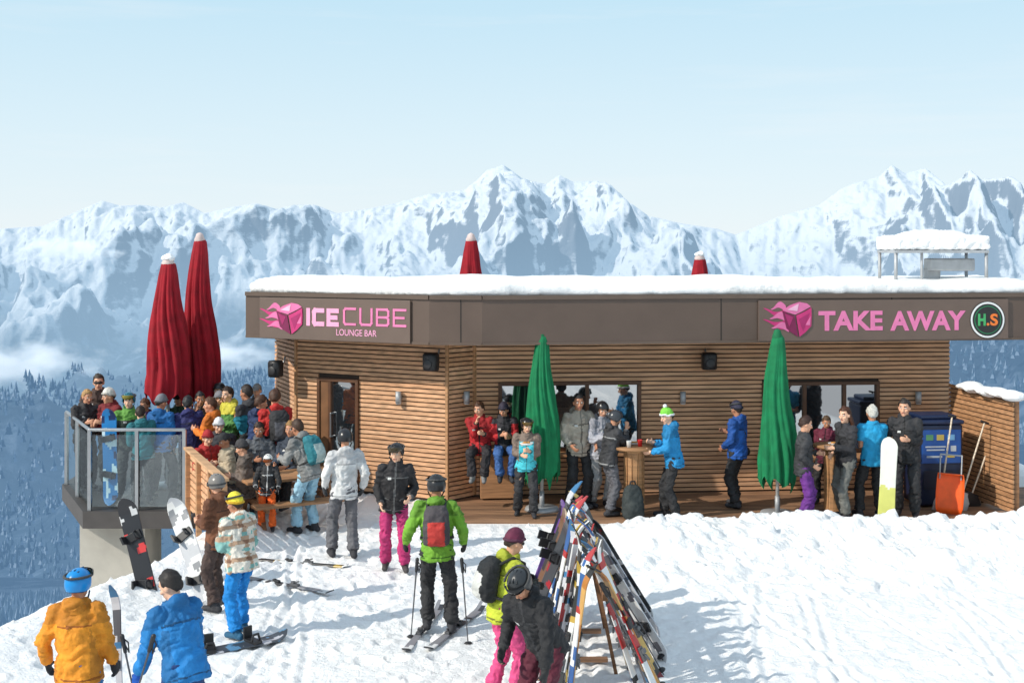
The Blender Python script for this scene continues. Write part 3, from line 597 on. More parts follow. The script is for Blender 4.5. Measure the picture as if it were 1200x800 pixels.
# roof chimney frame
t=thing('roof_vent','steel exhaust duct under a snow covered canopy frame on the roof','vent',at(1092,322,23.2))
mb=MB(); mb.box((0,0,.45),(1.78,1.12,.05)); mb.build('canopy',M_metal2,t,False)
mb=MB(); mb.box((0,0,.62),(1.82,1.14,.27)); mb.ell((0,0,.7),(.8,.5,.17)); me=remesh(mb,.035,12); wrinkle(me,.03,4)
for v in me.vertices: v.co.z=max(v.co.z,.477)
finish(me,'snow_cap',M_snowr,t)
for sx in (-.86,.86):
    for sy in (-.5,.5):
        mb=MB(); mb.cap((sx,sy,-.2),(sx,sy,.45),.034,.034,n=8,round_=False); mb.build('post',M_metal2,t)
mb=MB(); mb.box((.3,-.1,.2),(.86,.4,.24)); mb.box((.0,0,0),(.26,.26,.3)); mb.build('duct',M_metal2,t,False,.03)
mb=MB(); mb.tube([V((-.35,-.45,-.15)),V((-.35,-.45,.44))],.026); mb.build('rail',M_metal2,t)
# ---------------------------------------------------------------- parasols
def parasol(label,px,ytop,ybot,Y,R,col,snow,zb=0.04,group=None):
    x=X_(px,Y); zt=H-(ytop-HY)*Y/F; z1=H-(ybot-HY)*Y/F; t=thing('closed_parasol',label,'parasol',(x,Y,zb),random.uniform(0,1),group); zt-=zb; z1-=zb; hh=zt-z1
    prof=[(1,.2),(.975,.33),(.9,.42),(.7,.58),(.45,.76),(.25,.9),(.1,.98),(0,.96)]
    A=[p[0] for p in prof][::-1]; B=[p[1] for p in prof][::-1]
    N=96; NR=40; vs=[];fs=[]; ph=random.uniform(0,6)
    for j in range(NR+1):
        s=1-j/NR; r=float(np.interp(s,A,B))*R*(1+.035*sin(s*9+ph)); g=min(1,(1-s)*3+.1)
        for i in range(N):
            q=6.28318*i/N; f=4*q+.6*sin(s*5+ph)+.3*sin(q*2+ph); pl=abs(sin(f)); pl2=abs(sin(2*f+.8+ph+s*2))
            k=1+g*(.32*(pl**.55-.62)+.15*(pl2**.7-.55)+.10*mn.noise(V((cos(q)*2.2,sin(q)*2.2,s*6+ph))))
            zz=z1+hh*s+(.09*hh*(pl-.45)*(.6+.7*sin(q*1.5+ph)**2)+.05*hh*mn.noise(V((cos(q)*2,sin(q)*2,ph))))*max(0,1-s*3.)
            vs.append((r*k*cos(q)+.025*sin(s*7),r*k*sin(q)+.02*cos(s*5),zz))
    for j in range(NR):
        for i in range(N): a=j*N+i;b=j*N+(i+1)%N; fs.append((a,a+N,b+N,b))
    fs.append(tuple(range(N)))
    mb=MB(); mb.add(vs,fs); mb.build('canopy',mat(col,.88,.22,5,.35,22,name='parasol_fabric'),t)
    mb=MB(); r=float(np.interp(.35,A,B))*R*.9
    mb.tube([V((cos(a*.3927)*r,sin(a*.3927)*r,z1+hh*.35)) for a in range(17)],.012); mb.build('strap',fab(tuple(v*.7 for v in col)),t)
    mb=MB(); mb.cap((0,0,0),(0,0,zt-.05),.028,.028,n=12,round_=False); mb.build('pole',mat((.5,.5,.48),.4,.1,4,name='pole_metal'),t)
    mb=MB(); mb.cap((0,0,zt-.03),(0,0,zt+.03),.3*R,.22*R,n=16); mb.build('cap',mat(c(200,180,175),.7,name='pale_cap') if col[0]>col[1] else mat(tuple(v*.8 for v in col),.8,name='green_cap'),t)
    mb=MB(); mb.cap((0,0,0),(0,0,.05),.28,.26,n=24,round_=False); mb.cap((0,0,.05),(0,0,.3),.04,.04,n=12,round_=False); mb.build('base',M_metal2,t)
    if snow:
        mb=MB(); mb.ell((0,0,zt+.05),(.12,.12,.06)); mb.ell((.03,0,zt+.09),(.08,.08,.05)); me=remesh(mb,.02,2); wrinkle(me,.02,3); finish(me,'snow_cap',M_snowr,t)
RED=c(142,14,32); GRN=c(12,112,70)
parasol('shorter closed dark red parasol on the left of the terrace',197,306,468,20.9,.375,RED,True,.055)
parasol('tall closed dark red parasol rising above the terrace crowd',234,279,470,21.6,.33,RED,False,.055)
parasol('closed red parasol behind the roof above the bar corner',552,279,440,28,.42,RED,False)
parasol('closed red parasol with snow on top behind the right half of the roof',820,301,450,28,.42,RED,True)
parasol('closed green parasol in front of the left window',635,390,562,19.1,.275,GRN,False,.035)
parasol('closed green parasol left of the take away counter',911,392,566,18.75,.275,GRN,False,.035)
# ---------------------------------------------------------------- deck, terrace, rails
mb=MB(); y=18.42
while y<20.9:
    mb.box((3.9,y+.065,.0),(10.6,.125,.06),m=random.choice((0,1))); y+=.135
structure(mb.build('deck',[wood(c(140,106,80)),wood(c(122,92,70))],None,False))
te=thing('terrace_platform','raised terrace platform with dark edge on a concrete pier','platform',(-5.6,20,0))
def tadd(mb,n,m,sm=False): mb.v=[(p[0]+5.6,p[1]-20,p[2]) for p in mb.v]; return mb.build(n,m,te,sm)
tl=X_(105,19); tr=X_(216,19); tb=X_(78,21.1)
mb=MB(); mb.prism([(tl-.08,18.92),(tr+.3,18.92),(-3.2,20.2),(-3.2,25),(-8.2,25),(tb-.08,21.1)],-.22,.05); tadd(mb,'floor',mat(c(70,66,64),.6,.15,4,name='slab'))
mb=MB(); mb.box((X_(140,19.6),19.7,-2.2),(1.05,.9,3.96)); tadd(mb,'pier',mat(c(165,160,150),.85,.15,2,.3,12,name='concrete'))
gl=thing('glass_balustrade','glass balustrade with steel posts around the terrace','balustrade',(tl,19,.05))
def gadd(mb,n,m,sm=False): mb.v=[(p[0]-tl,p[1]-19,p[2]-.05) for p in mb.v]; return mb.build(n,m,gl,sm)
cor=[V((tb,21.1,0)),V((tl,19,0)),V((tr,19,0))]
mb=MB(); mb.tube([q+ZV*1.33 for q in cor],.028,n=8); gadd(mb,'handrail',M_metal,True)
for a,b,n in ((cor[0],cor[1],2),(cor[1],cor[2],2)):
    for i in range(n):
        p,q=a.lerp(b,i/n),a.lerp(b,(i+1)/n); d=(q-p).normalized(); R=frame(d,ZV.cross(d),ZV); mb=MB(); mb.box((p+q)/2+ZV*.68,((q-p).length-.09,.014,1.14),R); gadd(mb,'glass_panel',M_glass)
for q in [cor[0].lerp(cor[1],.5),cor[0],cor[1],cor[1].lerp(cor[2],.5),cor[2]]:
    mb=MB(); mb.box(q+ZV*.69,(.055,.055,1.28)); gadd(mb,'post',M_metal)
# wooden rail
rl=thing('wooden_railing','slatted wooden railing running from the glass balustrade toward the viewer','railing',(tr,18.8,0))
ra=V((tr+.1,18.85,0)); rb=V((X_(262,16.3),16.3,0))
def radd(mb,n,m): mb.v=[(p[0]-tr,p[1]-18.8,p[2]) for p in mb.v]; return mb.build(n,m,rl,False,.004)
d=(rb-ra).normalized(); R=frame(d,ZV.cross(d),ZV); L_=(rb-ra).length
mb=MB()
for k in range(9): mb.box((ra+rb)/2+ZV*(.13+k*.1)+ZV.cross(d)*.04,(L_,.025,.075),R,k%2)
radd(mb,'slat_panel',[slat[0],slat[1]])
mb=MB(); mb.box((ra+rb)/2+ZV*1.06,(L_+.1,.13,.04),R); radd(mb,'handrail',wood(c(190,150,112)))
for k in range(4):
    q=ra.lerp(rb,k/3); mb=MB(); mb.box(q+ZV*.36,(.08,.08,1.35),R); radd(mb,'post',wood(c(170,128,92)))
# right fence
fn=thing('slatted_fence','slatted wooden screen fence with snow on top at the right end of the bar','fence',(P4[0],20.6,0))
fa=V((P4[0]-.1,20.65,0)); fb=V((X_(1188,18.7),18.7,0)); d=(fb-fa).normalized(); R=frame(d,ZV.cross(d),ZV); L_=(fb-fa).length
def fadd(mb,n,m,sm=False): mb.v=[(p[0]-P4[0],p[1]-20.6,p[2]) for p in mb.v]; return mb.build(n,m,fn,sm)
mb=MB()
for k in range(24): mb.box((fa+fb)/2+ZV*(.1+k*.076),(L_,.025,.058),R,k%2)
mb.box((fa+fb)/2+ZV*.97+ZV.cross(d)*.022,(L_-.02,.012,1.8),R,2)
fadd(mb,'slat_panel',[wood(c(176,132,96)),wood(c(168,124,88)),slat[3]])
for k in range(3): mb=MB(); mb.box(fa.lerp(fb,.03+k*.47)+ZV.cross(d)*.07+ZV*.9,(.08,.07,1.92),R); fadd(mb,'post',wood(c(145,104,72)))
mb=MB(); q0,q1=fa.lerp(fb,.3),fb
for k in range(12): q=q0.lerp(q1,k/11); mb.ell(q+ZV*(1.9+.02*sin(k*2)),(.2,.16,.06+.025*sin(k*1.3)))
me=remesh(mb,.03,2); me.transform(Matrix.Translation((-P4[0],-20.6,0))); finish(me,'snow_cap',M_snowr,fn)
# tables, bins, shovels
def hightable(px,Y,label):
    t=thing('high_table',label,'table',(X_(px,Y),Y,.035))
    mb=MB(); mb.cap((0,0,1.04),(0,0,1.08),.33,.33,n=28,round_=False); mb.build('tabletop',wood(c(150,110,75)),t)
    mb=MB(); mb.loft([(V((0,0,z)),V((r,0,0)),V((0,r,0))) for z,r in ((0,.15),(.1,.16),(.5,.14),(.95,.15),(1.04,.18))],n=24,fn=lambda q,j:1+.02*abs(sin(12*q))); mb.build('pedestal',wood(c(175,135,95)),t); 
    mb=MB()
    for a in range(12): r=.152; mb.box((r*cos(a*.5236),r*sin(a*.5236),.53),(.02,.062,.98),Matrix.Rotation(a*.5236,3,'Z'))
    mb.build('stave_cladding',wood(c(160,118,80)),t,False)
    return t
hightable(743,18.75,'round wooden high table between the black and sky blue jackets'); hightable(978,18.9,'round wooden high table beside the person in purple trousers')
def cup(x,y,z,label,col):
    t=thing('drink_cup',label,'cup',(x,y,z)); mb=MB(); mb.loft([(V((0,0,q)),V((r,0,0)),V((0,r,0))) for q,r in ((0,.03),(.1,.04),(.105,.041),(.1,.036),(.02,.028))],n=14); mb.build('vessel',mat(col,.5),t); mb=MB(); mb.cap((0,0,.085),(0,0,.088),.034,.034,n=12,round_=False); mb.build('drink',mat((.12,.06,.03),.2),t)
cup(X_(737,18.6),18.6,1.117,'white paper cup on the left side of the high table',(.75,.75,.72)); cup(X_(750,18.7),18.7,1.117,'red paper cup on the right side of the high table',c(190,40,40))
def plate(p,label):
    t=thing('food_tray',label,'tray',p,.3); mb=MB(); mb.loft([(V((0,0,q)),V((a,0,0)),V((0,a*.7,0))) for q,a in ((0,.08),(.008,.09),(.03,.11),(.033,.108),(.014,.085))],n=20); mb.build('tray',WHITE,t); mb=MB(); mb.ell((-.02,0,.03),(.05,.035,.02)); mb.ell((.035,.01,.03),(.03,.03,.018)); mb.build('food',mat(c(190,130,60),.7,.3,30),t)
plate(at(617,521,18.4),'white food tray held by the person in turquoise'); plate(V((X_(743,18.9),18.9,1.117)),'white food tray on the high table'); plate(V((X_(978,18.85),18.85,1.117)),'white food tray on the table beside purple trousers')
t=thing('recycling_bin','navy blue recycling bin with printed symbols beside the wooden fence','bin',(X_(1093,19.6),19.6,.035),.1)
mb=MB(); mb.box((0,0,.68),(.74,.6,1.3)); mb.build('bin_body',mat(c(22,34,60),.45,name='bin_blue'),t,False,.03); mb=MB(); mb.box((-.0,-.306,.98),(.66,.02,.54)); mb.build('front_panel',mat(c(24,72,140),.4),t,False,.008)
mb=MB(); mb.box((0,0,1.37),(.78,.64,.07)); mb.box((0,.02,1.44),(.6,.5,.07)); mb.build('lid',mat(c(26,40,70),.45),t,False,.025)
mb=MB(); mb.box((0,-.31,.45),(.6,.012,.3)); mb.build('lower_panel',mat(c(18,28,48),.5),t,False,.006)
mb=MB(); PCM=[mat(c(*q),.5,name='print') for q in ((170,176,182),(80,130,90),(180,156,80),(100,150,190))]
for i,(a,b,w_,h_) in enumerate(((-.2,1.13,.12,.09),(-.02,1.13,.12,.09),(.16,1.13,.12,.09),(-.1,.98,.34,.022),(-.1,.93,.3,.022),(.2,.95,.09,.09),(-.12,.82,.26,.03),(.16,.82,.12,.03))): mb.box((a,-.3195,b),(w_,.006,h_),None,(1,2,3,0,0,0,0,2)[i])
mb.build('printed_symbols',PCM,t,False)
t=thing('snow_scoop','orange plastic snow scoop standing by the fence below the shovel handles','shovel',(X_(1112,18.75),18.75,.04)); t.rotation_euler=(-.1,.05,-.3); t.scale=(.84,.84,.92)
mb=MB(); vs=[];n=14
for j,(z,wd,dp) in enumerate(((0,.2,.05),(.12,.23,.12),(.35,.24,.16),(.6,.23,.16),(.68,.22,.13))):
    for i in range(n+1): q=math.pi*i/n; vs.append((-wd*cos(q)*(1/max(abs(cos(q))**5+abs(sin(q))**5,.01)**.2),.1-dp*(1-sin(q)**.5) if 0<i<n else .1-dp,z))
mb.add(vs,[(j*(n+1)+i,j*(n+1)+i+1,(j+1)*(n+1)+i+1,(j+1)*(n+1)+i) for j in range(4) for i in range(n)]+[tuple(4*(n+1)+i for i in range(n+1))]); o=mb.build('blade',mat(c(232,96,36),.5,.12,6),t,True); sm=o.modifiers.new('thick','SOLIDIFY'); sm.thickness=.012
mb=MB(); mb.tube([V((-.19,.05,.6)),V((-.19,.12,1.0)),V((.19,.12,1.0)),V((.19,.05,.6))],.014); mb.build('handle',M_metal2,t)
def shovel(px,Y,rot,lb,bw,bh,bmat,L):
    t=thing('snow_shovel',lb,'shovel',(X_(px,Y),Y,.04)); t.rotation_euler=rot
    mb=MB(); mb.loft([(V((0,-.03+.1*(s-.5)**2,bh*s)),V((bw*(1 if s<.8 else .6),0,0)),V((0,.02,0))) for s in (0,.1,.5,.85,1)],n=16,fn=lambda q,j:1/max(abs(cos(q))**6+abs(sin(q))**6,.001)**(1/6)*.9); mb.build('blade',bmat,t)
    mb=MB(); mb.cap((0,0,bh*.8),(0,0,L),.014,.014); mb.build('shaft',wood(c(206,190,168)),t); mb=MB(); mb.cap((-.06,0,L+.02),(.06,0,L+.02),.018,.018); mb.build('grip',M_black,t)
shovel(1100,19.0,(-.1,.22,.2),'pale handled shovel leaning left of the orange scoop',.14,.3,M_metal2,1.5)
shovel(1122,19.1,(-.08,.36,.1),'steel bladed shovel leaning against the fence right of the orange scoop',.16,.3,M_metal2,1.45)
shovel(1134,19.4,(-.05,.42,.2),'tall snow pusher leaning on the fence, farthest right of the shovels',.22,.22,M_black,1.5)
t=thing('picnic_table','wooden picnic table between the terrace crowd and the bar wall','table',(X_(338,18.3),18.3,0),.5)
mb=MB()
for k in range(6): mb.box((0,-.32+k*.13,.74),(1.5,.12,.04))
mb.build('tabletop',wood(c(165,122,86)),t,False,.005)
for sy in (-.68,.68): mb=MB(); mb.box((0,sy-.07,.45),(1.5,.13,.04)); mb.box((0,sy+.07,.45),(1.5,.13,.04)); mb.build('seat',wood(c(150,110,76)),t,False,.005)
for sx in (-.55,.55):
    mb=MB(); mb.cap((sx,-.6,0),(sx,-.2,.72),.045,.045,n=4); mb.cap((sx,.6,0),(sx,.2,.72),.045,.045,n=4); mb.box((sx,0,.4),(.05,1.5,.08)); mb.build('leg',wood(c(140,100,70)),t,False)
def groundpack(px,Y,label,col,zf,rz,group=None):
    t=thing('backpack',label,'backpack',(X_(px,Y),Y,zf),rz,group); mb=MB(); mb.loft([(V((0,.04*z,z)),V((a,0,0)),V((0,b,0))) for z,a,b in ((0,.14,.1),(.05,.17,.13),(.3,.16,.12),(.46,.13,.09),(.52,.06,.04))],n=14,fn=lambda q,j:1/max(abs(cos(q))**4+abs(sin(q))**4,.001)**.25); mb.ell((0,-.12,.17),(.12,.05,.12)); me=remesh(mb,.018,2); wrinkle(me,.014,px); finish(me,'bag',fab(col),t)
    mb=MB(); mb.tube([V((-.05,.02,.51)),V((-.03,.02,.57)),V((.03,.02,.57)),V((.05,.02,.51))],.012); mb.build('handle',M_black,t)
    for sx in (-.09,.09): mb=MB(); mb.tube([V((sx,.1,.42)),V((sx,.18,.3)),V((sx,.12,.06))],.018); mb.build('strap',M_black,t)
groundpack(742,18.5,'dark grey backpack standing on the deck in front of the high table',c(50,56,56),.035,.2)
# ---------------------------------------------------------------- skis and boards
def ski(cols,L):
    t=bpy.data.objects.new('ski',None); C.objects.link(t); t.empty_display_size=.1
    mb=MB(); N=26; rings=[]
    for i in range(N+1):
        s=i/N; w=.054-.014*sin(math.pi*min(s/.86,1)); 
        if s>.9: w*=math.sqrt(max(1-((s-.9)/.1)**2,.03))
        if s<.03: w*=.75
        y=-.11*max(0,(s-.84)/.16)**2-.03*max(0,(.05-s)/.05)**2; rings.append((V((0,y,s*L)),V((w,0,0)),V((0,.009,0))))
    mb.loft(rings,0,8,True,lambda q,j:1/max(abs(cos(q))**8+abs(sin(q))**8,.001)**.125*.95); b=mb.build('ski_body',[glossy(q,.35) for q in cols],t,False)
    for p in b.data.polygons:
        s=p.center.z/L; v=mn.noise(V((p.center.x*14,0,s*8+cols[0][1]*40))); p.material_index= 1 if (.12<s<.3 or .7<s<.83 or v>.28) else (2 if (.03<s<.12 or .6<s<.64 or s>.93) else 0)
    mb=MB(); mb.box((0,-.022,L*.52),(.05,.03,.08)); mb.box((0,-.036,L*.545),(.045,.02,.04)); mb.build('toe_binding',M_black,t,False,.006)
    mb=MB(); mb.box((0,-.02,L*.35),(.05,.026,.13)); mb.box((0,-.042,L*.365),(.042,.035,.04)); mb.cap((0,-.05,L*.34),(0,-.065,L*.315),.012,.01); mb.build('heel_binding',mat((.1,.1,.105),.4),t,False,.005); return t
W_=(.7,.7,.69)
SKC=[('black and yellow',[(.02,.02,.022),c(206,170,60),W_]),('red and white',[c(170,44,46),W_,(.02,.02,.02)]),('white and blue',[W_,c(60,96,150),c(170,60,60)]),('orange wood toned',[c(176,116,62),c(200,154,92),(.03,.03,.03)]),('black and grey',[(.03,.03,.035),c(130,130,135),W_]),('lime green',[c(150,180,66),(.02,.02,.02),W_]),('dark red',[c(112,30,36),c(196,160,84),(.02,.02,.02)]),('pale grey',[c(186,186,190),c(80,80,86),c(60,110,150)]),('purple and white',[c(88,60,112),W_,c(200,130,160)]),('white and black',[W_,(.03,.03,.03),c(180,150,70)])]
proto={}
def get_ski(i,L=1.68):
    if i not in proto: proto[i]=ski(SKC[i][1],L); return proto[i]
    return copy_thing(proto[i])
def board(cols,L=1.55,W=.135,th=(.2,-.25),grad=False):
    t=bpy.data.objects.new('snowboard',None); C.objects.link(t); t.empty_display_size=.1
    mb=MB(); N=40; rings=[]
    for i in range(N+1):
        s=i/N; e=min(s,1-s); w=W*(1-.1*sin(math.pi*s)); 
        if e<.13: w*=math.sqrt(max(1-((.13-e)/.13)**2,.02))
        y=-.07*max(0,(.14-e)/.14)**2; rings.append((V((0,y,s*L)),V((w,0,0)),V((0,.009,0))))
    mb.loft(rings,0,24,True,lambda q,j:1/max(abs(cos(q))**8+abs(sin(q))**8,.001)**.125*.97); b=mb.build('board',[glossy(q,.3) for q in cols],t,False)
    for p in b.data.polygons:
        z=p.center.z/L; v=mn.noise(V((p.center.x*7,0,z*7+cols[0][0]*30))); p.material_index=(1 if z+.06*v<.42 else 0) if grad else (1 if v>th[0] else (2 if v<th[1] else 0))
    for z,a in ((.31,.25),(.69,-.2)):
        R=Matrix.Rotation(a,3,'Y'); q=V((0,-.02,L*z)); mb=MB(); mb.box(q,(.2,.03,.1),R); mb.box(q+R@V((-.1,-.07,0)),(.025,.13,.1),R); mb.tube([q+R@V((.05,-.02,.05)),q+R@V((.05,-.08,.03)),q+R@V((.05,-.08,-.03)),q+R@V((.05,-.02,-.05))],.014); mb.build('binding',M_black,t,False,.008)
    return t
RX=.70
rk=thing('ski_rack','wooden ski rack loaded with skis and snowboards in front of the bar','rack',(RX,12,0))
for dx in (.2,-.105):
    mb=MB(); mb.box((dx-.03*(1 if dx>0 else -1)*1.6,.2,1.02),(.05,2.6,.06)); mb.build('beam',wood(c(140,98,64)),rk,False,.006)
for yy in (-.2,1.2):
    mb=MB(); mb.cap((.34,yy,-.05),(.12,yy,1.02),.025,.025,n=4); mb.cap((-.24,yy,-.05),(-.02,yy,1.02),.025,.025,n=4); mb.build('leg',wood(c(120,84,56)),rk,False)
for k in range(3): mb=MB(); mb.box((.02,.1+(k-1)*.9,.05),(.5,.07,.04)); mb.build('cross_bar',wood(c(132,100,76)),rk,False,.004)
ordn='first second third fourth fifth sixth seventh eighth ninth tenth eleventh twelfth thirteenth fourteenth fifteenth sixteenth seventeenth eighteenth nineteenth twentieth twenty-first twenty-second twenty-third twenty-fourth'.split()
seqR=[1,3,9,1,7,3,2,6,9,2,3,7,2,9,4,7,1,3,9,7,2,3]; seqL=[2,9,3,7,1,9,7,0,7,2,6,9,2,3,7]
for side,seq in ((1,seqR),(-1,seqL)):
    n=len(seq)
    for i,ci in enumerate(seq):
        o=get_ski(ci); y=10.5+2.9*i/(n-1)+random.uniform(-.16,.16); sl=random.uniform(-.3,.3); sc=random.uniform(.84,1.04); Ls=1.68*sc
        dx=(random.uniform(.44,.74) if side>0 else random.uniform(.16,.38)); fl=1 if random.random()<.4 else -1
        zz=math.sqrt(Ls**2-dx*dx-sl*sl); base=V((RX+side*dx+.03*side,y+.3*(side>0)+.1,0)); base.z=gz(base.x,base.y)-.03
        place(o,base,(-side*dx,-sl-.2*(side>0),zz),(-side*fl,random.uniform(-.9,.9),-.3*fl),sc); tag(o,f"{SKC[ci][0]} ski, {ordn[i]} from the near end, {'right' if side>0 else 'left'} side of ski rack",'ski','skis leaning in the rack')
BD=[('white snowboard with grey marks on the right side of the ski rack, nearest of three',[c(215,215,215),c(150,150,155),c(90,90,100)],1,12.0),('pale grey snowboard on the right side of the ski rack, middle of three',[c(190,190,195),c(90,100,115),c(220,220,220)],1,12.6),('black and white snowboard on the right side of the ski rack, farthest of three',[(.03,.03,.035),c(200,200,200),c(120,40,40)],1,13.2),
 ('purple snowboard on the left side of the ski rack, farthest of three',[c(95,60,130),c(30,25,40),c(190,170,200)],-1,13.4),('brown and black snowboard on the left side of the ski rack, middle of three',[c(110,80,60),(.03,.03,.03),c(190,170,140)],-1,13.0),('dark grey snowboard on the left side of the ski rack, nearest of three',[c(60,62,66),c(150,30,40),c(20,20,22)],-1,12.6)]
for lb,cols,side,y in BD:
    o=board(cols,1.45,th=(.3,-.38)); dx=.8 if side>0 else .5; fl=-1 if side>0 else 1; base=V((RX+side*(dx+.08),y+.25,0)); base.z=gz(base.x,base.y)-.02
    place(o,base,(-side*dx,random.uniform(-.2,.1),1.3),(-side*fl,.9 if side>0 else .35,-.3*fl)); tag(o,lb,'snowboard','snowboards leaning in the rack')
# boards along the wooden rail
o=board([(.02,.02,.024),c(200,60,60),c(190,190,190)],th=(.3,-.36)); place(o,at(182,730,14.4),at(152,606,14.7)-at(182,730,14.4),(.15,1,-.2)); tag(o,'black snowboard with red and white marks standing left of the wooden railing','snowboard')
o=board([c(205,205,203),c(172,174,178),c(120,122,126)],1.62,th=(.15,-.4)); place(o,at(250,724,14.2),at(207,596,14.9)-at(250,724,14.2),(.2,1,-.2)); tag(o,'whitish grey snowboard leaning on the end of the wooden railing','snowboard')
o=board([c(226,226,214),c(206,206,112),c(225,225,215)],1.32,.135,grad=True); bx_=X_(1038,18.1); place(o,V((bx_,18.1,gz(bx_,18.1)-.03)),(.13,.2,1.4),(-.1,-1,.2)); tag(o,'white and pale yellow snowboard leaning upright beside the person in blue shirt','snowboard')
o=board([c(30,110,170),c(190,210,220),c(20,40,80)]); place(o,V((X_(130,19.3),19.3,.07)),(-.1,.2,1.5),(.1,1,-.2)); tag(o,'blue snowboard standing behind the glass balustrade','snowboard')
def lay(o,px,py,ang,lb,cat,group=None,lift=.012):
    Y=Yf(py); x=X_(px,Y); d=V((cos(rad(ang)),sin(rad(ang)),0)); L=1.6; a=V((x,Y,0))-d*L/2; e=a+d*L; za=max(gz(a.x,a.y),gz(x,Y)-.05); ze=max(gz(e.x,e.y),gz(x,Y)-.05); zm=max(0,gz(x,Y)-(za+ze)/2); a.z=za+lift+zm
    place(o,a,(d.x,d.y,(ze-za)/L),(0,0,-1)); tag(o,lb,cat,group)
lay(get_ski(4),497,738,80,'black and grey ski under the left boot of the person in lime green','ski','skis under the person in lime green'); lay(get_ski(4),535,738,70,'black and grey ski under the right boot of the person in lime green','ski','skis under the person in lime green')
lay(get_ski(9),345,660,160,'white and black ski lying on the snow behind the plaid jacket','ski','skis lying on the snow')
lay(get_ski(4),330,686,150,'black and grey ski lying on the snow below the child','ski','skis lying on the snow')
o=board([c(60,66,74),c(90,130,160),c(180,180,185)],1.25,.125); lay(o,290,758,35,'grey and blue snowboard lying at the feet of the plaid jacket','snowboard')
o=get_ski(7); place(o,at(143,884,10.3),at(136,690,10.6)-at(143,884,10.3),(.3,1,-.1),.85); tag(o,'pale grey ski standing upright between the orange and blue jackets','ski')
def pole(p0,p1,lb,group=None):
    t=bpy.data.objects.new('ski_pole',None); C.objects.link(t); L=(V(p1)-V(p0)).length
    mb=MB(); mb.cap((0,0,0),(0,0,L-.1),.006,.009); mb.build('shaft',mat((.1,.1,.11),.3,metal=.6),t); mb=MB(); mb.cap((0,0,L-.13),(0,0,L),.016,.02); mb.build('grip',M_black,t); mb=MB(); mb.cap((0,0,.06),(0,0,.075),.045,.03,n=14,round_=False); mb.build('basket',M_black,t); mb=MB(); mb.tube([V((0,0,L-.01)),V((.04,0,L-.06)),V((.03,0,L-.14)),V((0,0,L-.03))],.006); mb.build('strap',M_black,t)
    place(t,p0,V(p1)-V(p0),(0,1,0)); tag(t,lb,'ski pole',group)
pole(at(150,845,9.6),at(180,745,9.5),'dark ski pole slanting beside the blue jacket'); pole(at(165,850,9.9),at(143,745,9.9),'dark ski pole leaning toward the orange jacket')
pole(at(481,752,12.9),at(489,655,12.85),'dark ski pole in the left hand of the person in lime green'); pole(at(549,760,12.7),at(541,655,12.85),'dark ski pole in the right hand of the person in lime green')
for i in range(6):
    y=10.7+.4*i; pole((RX+.7+.05*(i%4),y+.3,0),(RX+.1,y+random.uniform(-.15,.15),1.2+.05*(i%3)),f'dark ski pole resting on the right side of the ski rack, {ordn[i]} from near end','poles on the ski rack')
# ---------------------------------------------------------------- ground sheet
xs=np.concatenate([np.linspace(-26,-8.2,24),np.arange(-8,9.6,.032),np.linspace(9.8,30,20)]); ys=np.concatenate([np.linspace(1,7.4,20),np.arange(7.5,19,.032),np.linspace(19.2,36,40)])
gx,gy=np.meshgrid(xs,ys); g=grid_obj('ground',np.stack([gx,gy,gheight(gx,gy)-np.where(gx>9.5,.25*np.maximum(gx-9.5,0)**1.3,0)],-1),M_snow); structure(g)
# ---------------------------------------------------------------- valley and mountains
SKY=[(-500,262),(-200,240),(0,268),(50,265),(85,250),(120,235),(140,241),(165,240),(190,243),(215,237),(240,250),(270,243),(300,238),(325,245),(345,240),(370,240),(395,250),(430,245),(465,238),(500,228),(545,222),(558,212),(570,200),(590,193),(600,200),(612,209),(640,216),(655,205),(672,213),(700,212),(715,216),(735,235),(760,253),(800,262),(840,268),(862,275),(880,268),(910,255),(960,240),(985,222),(1000,215),(1030,207),(1045,193),(1060,203),(1085,197),(1110,217),(1125,210),(1135,198),(1150,210),(1185,207),(1200,215),(1300,225),(1700,245)]
pxs=np.arange(-420,1620,2.0); YM=2400.;YT=4600.
rows=np.concatenate([np.geomspace(48,YM,120)[:-1],np.linspace(YM,YT,360),np.array([4800,5200])])
PX,YY=np.meshgrid(pxs,rows)
lY=np.log(np.array([48,150,400,1000,2000,2600.]))
def tz(px,y):
    ly=np.log(np.minimum(y,2600.)); l=np.interp(ly,lY,[1030,800,670,555,482,452.]); r=np.interp(ly,lY,[1030,800,590,452,440,430.])
    k=sst(960,1120,px); b=l*(1-k)+r*k; x=(px-600)*y/F
    lowd=(150*(rmf(x/620+3,y/620+1,6)-.42)+14*(fbm(x/60.,y/60.)-.47))*sst(150,900,y)
    return H-(b-HY)*np.minimum(y,2600.)/F+lowd
XX=(PX-600)*YY/F; YR=4450.; T=np.clip((YY-YM)/(YR-YM),0,1)
sk=np.interp(pxs,[s[0] for s in SKY],[s[1] for s in SKY]); zs=H+(HY-sk)*YR/F
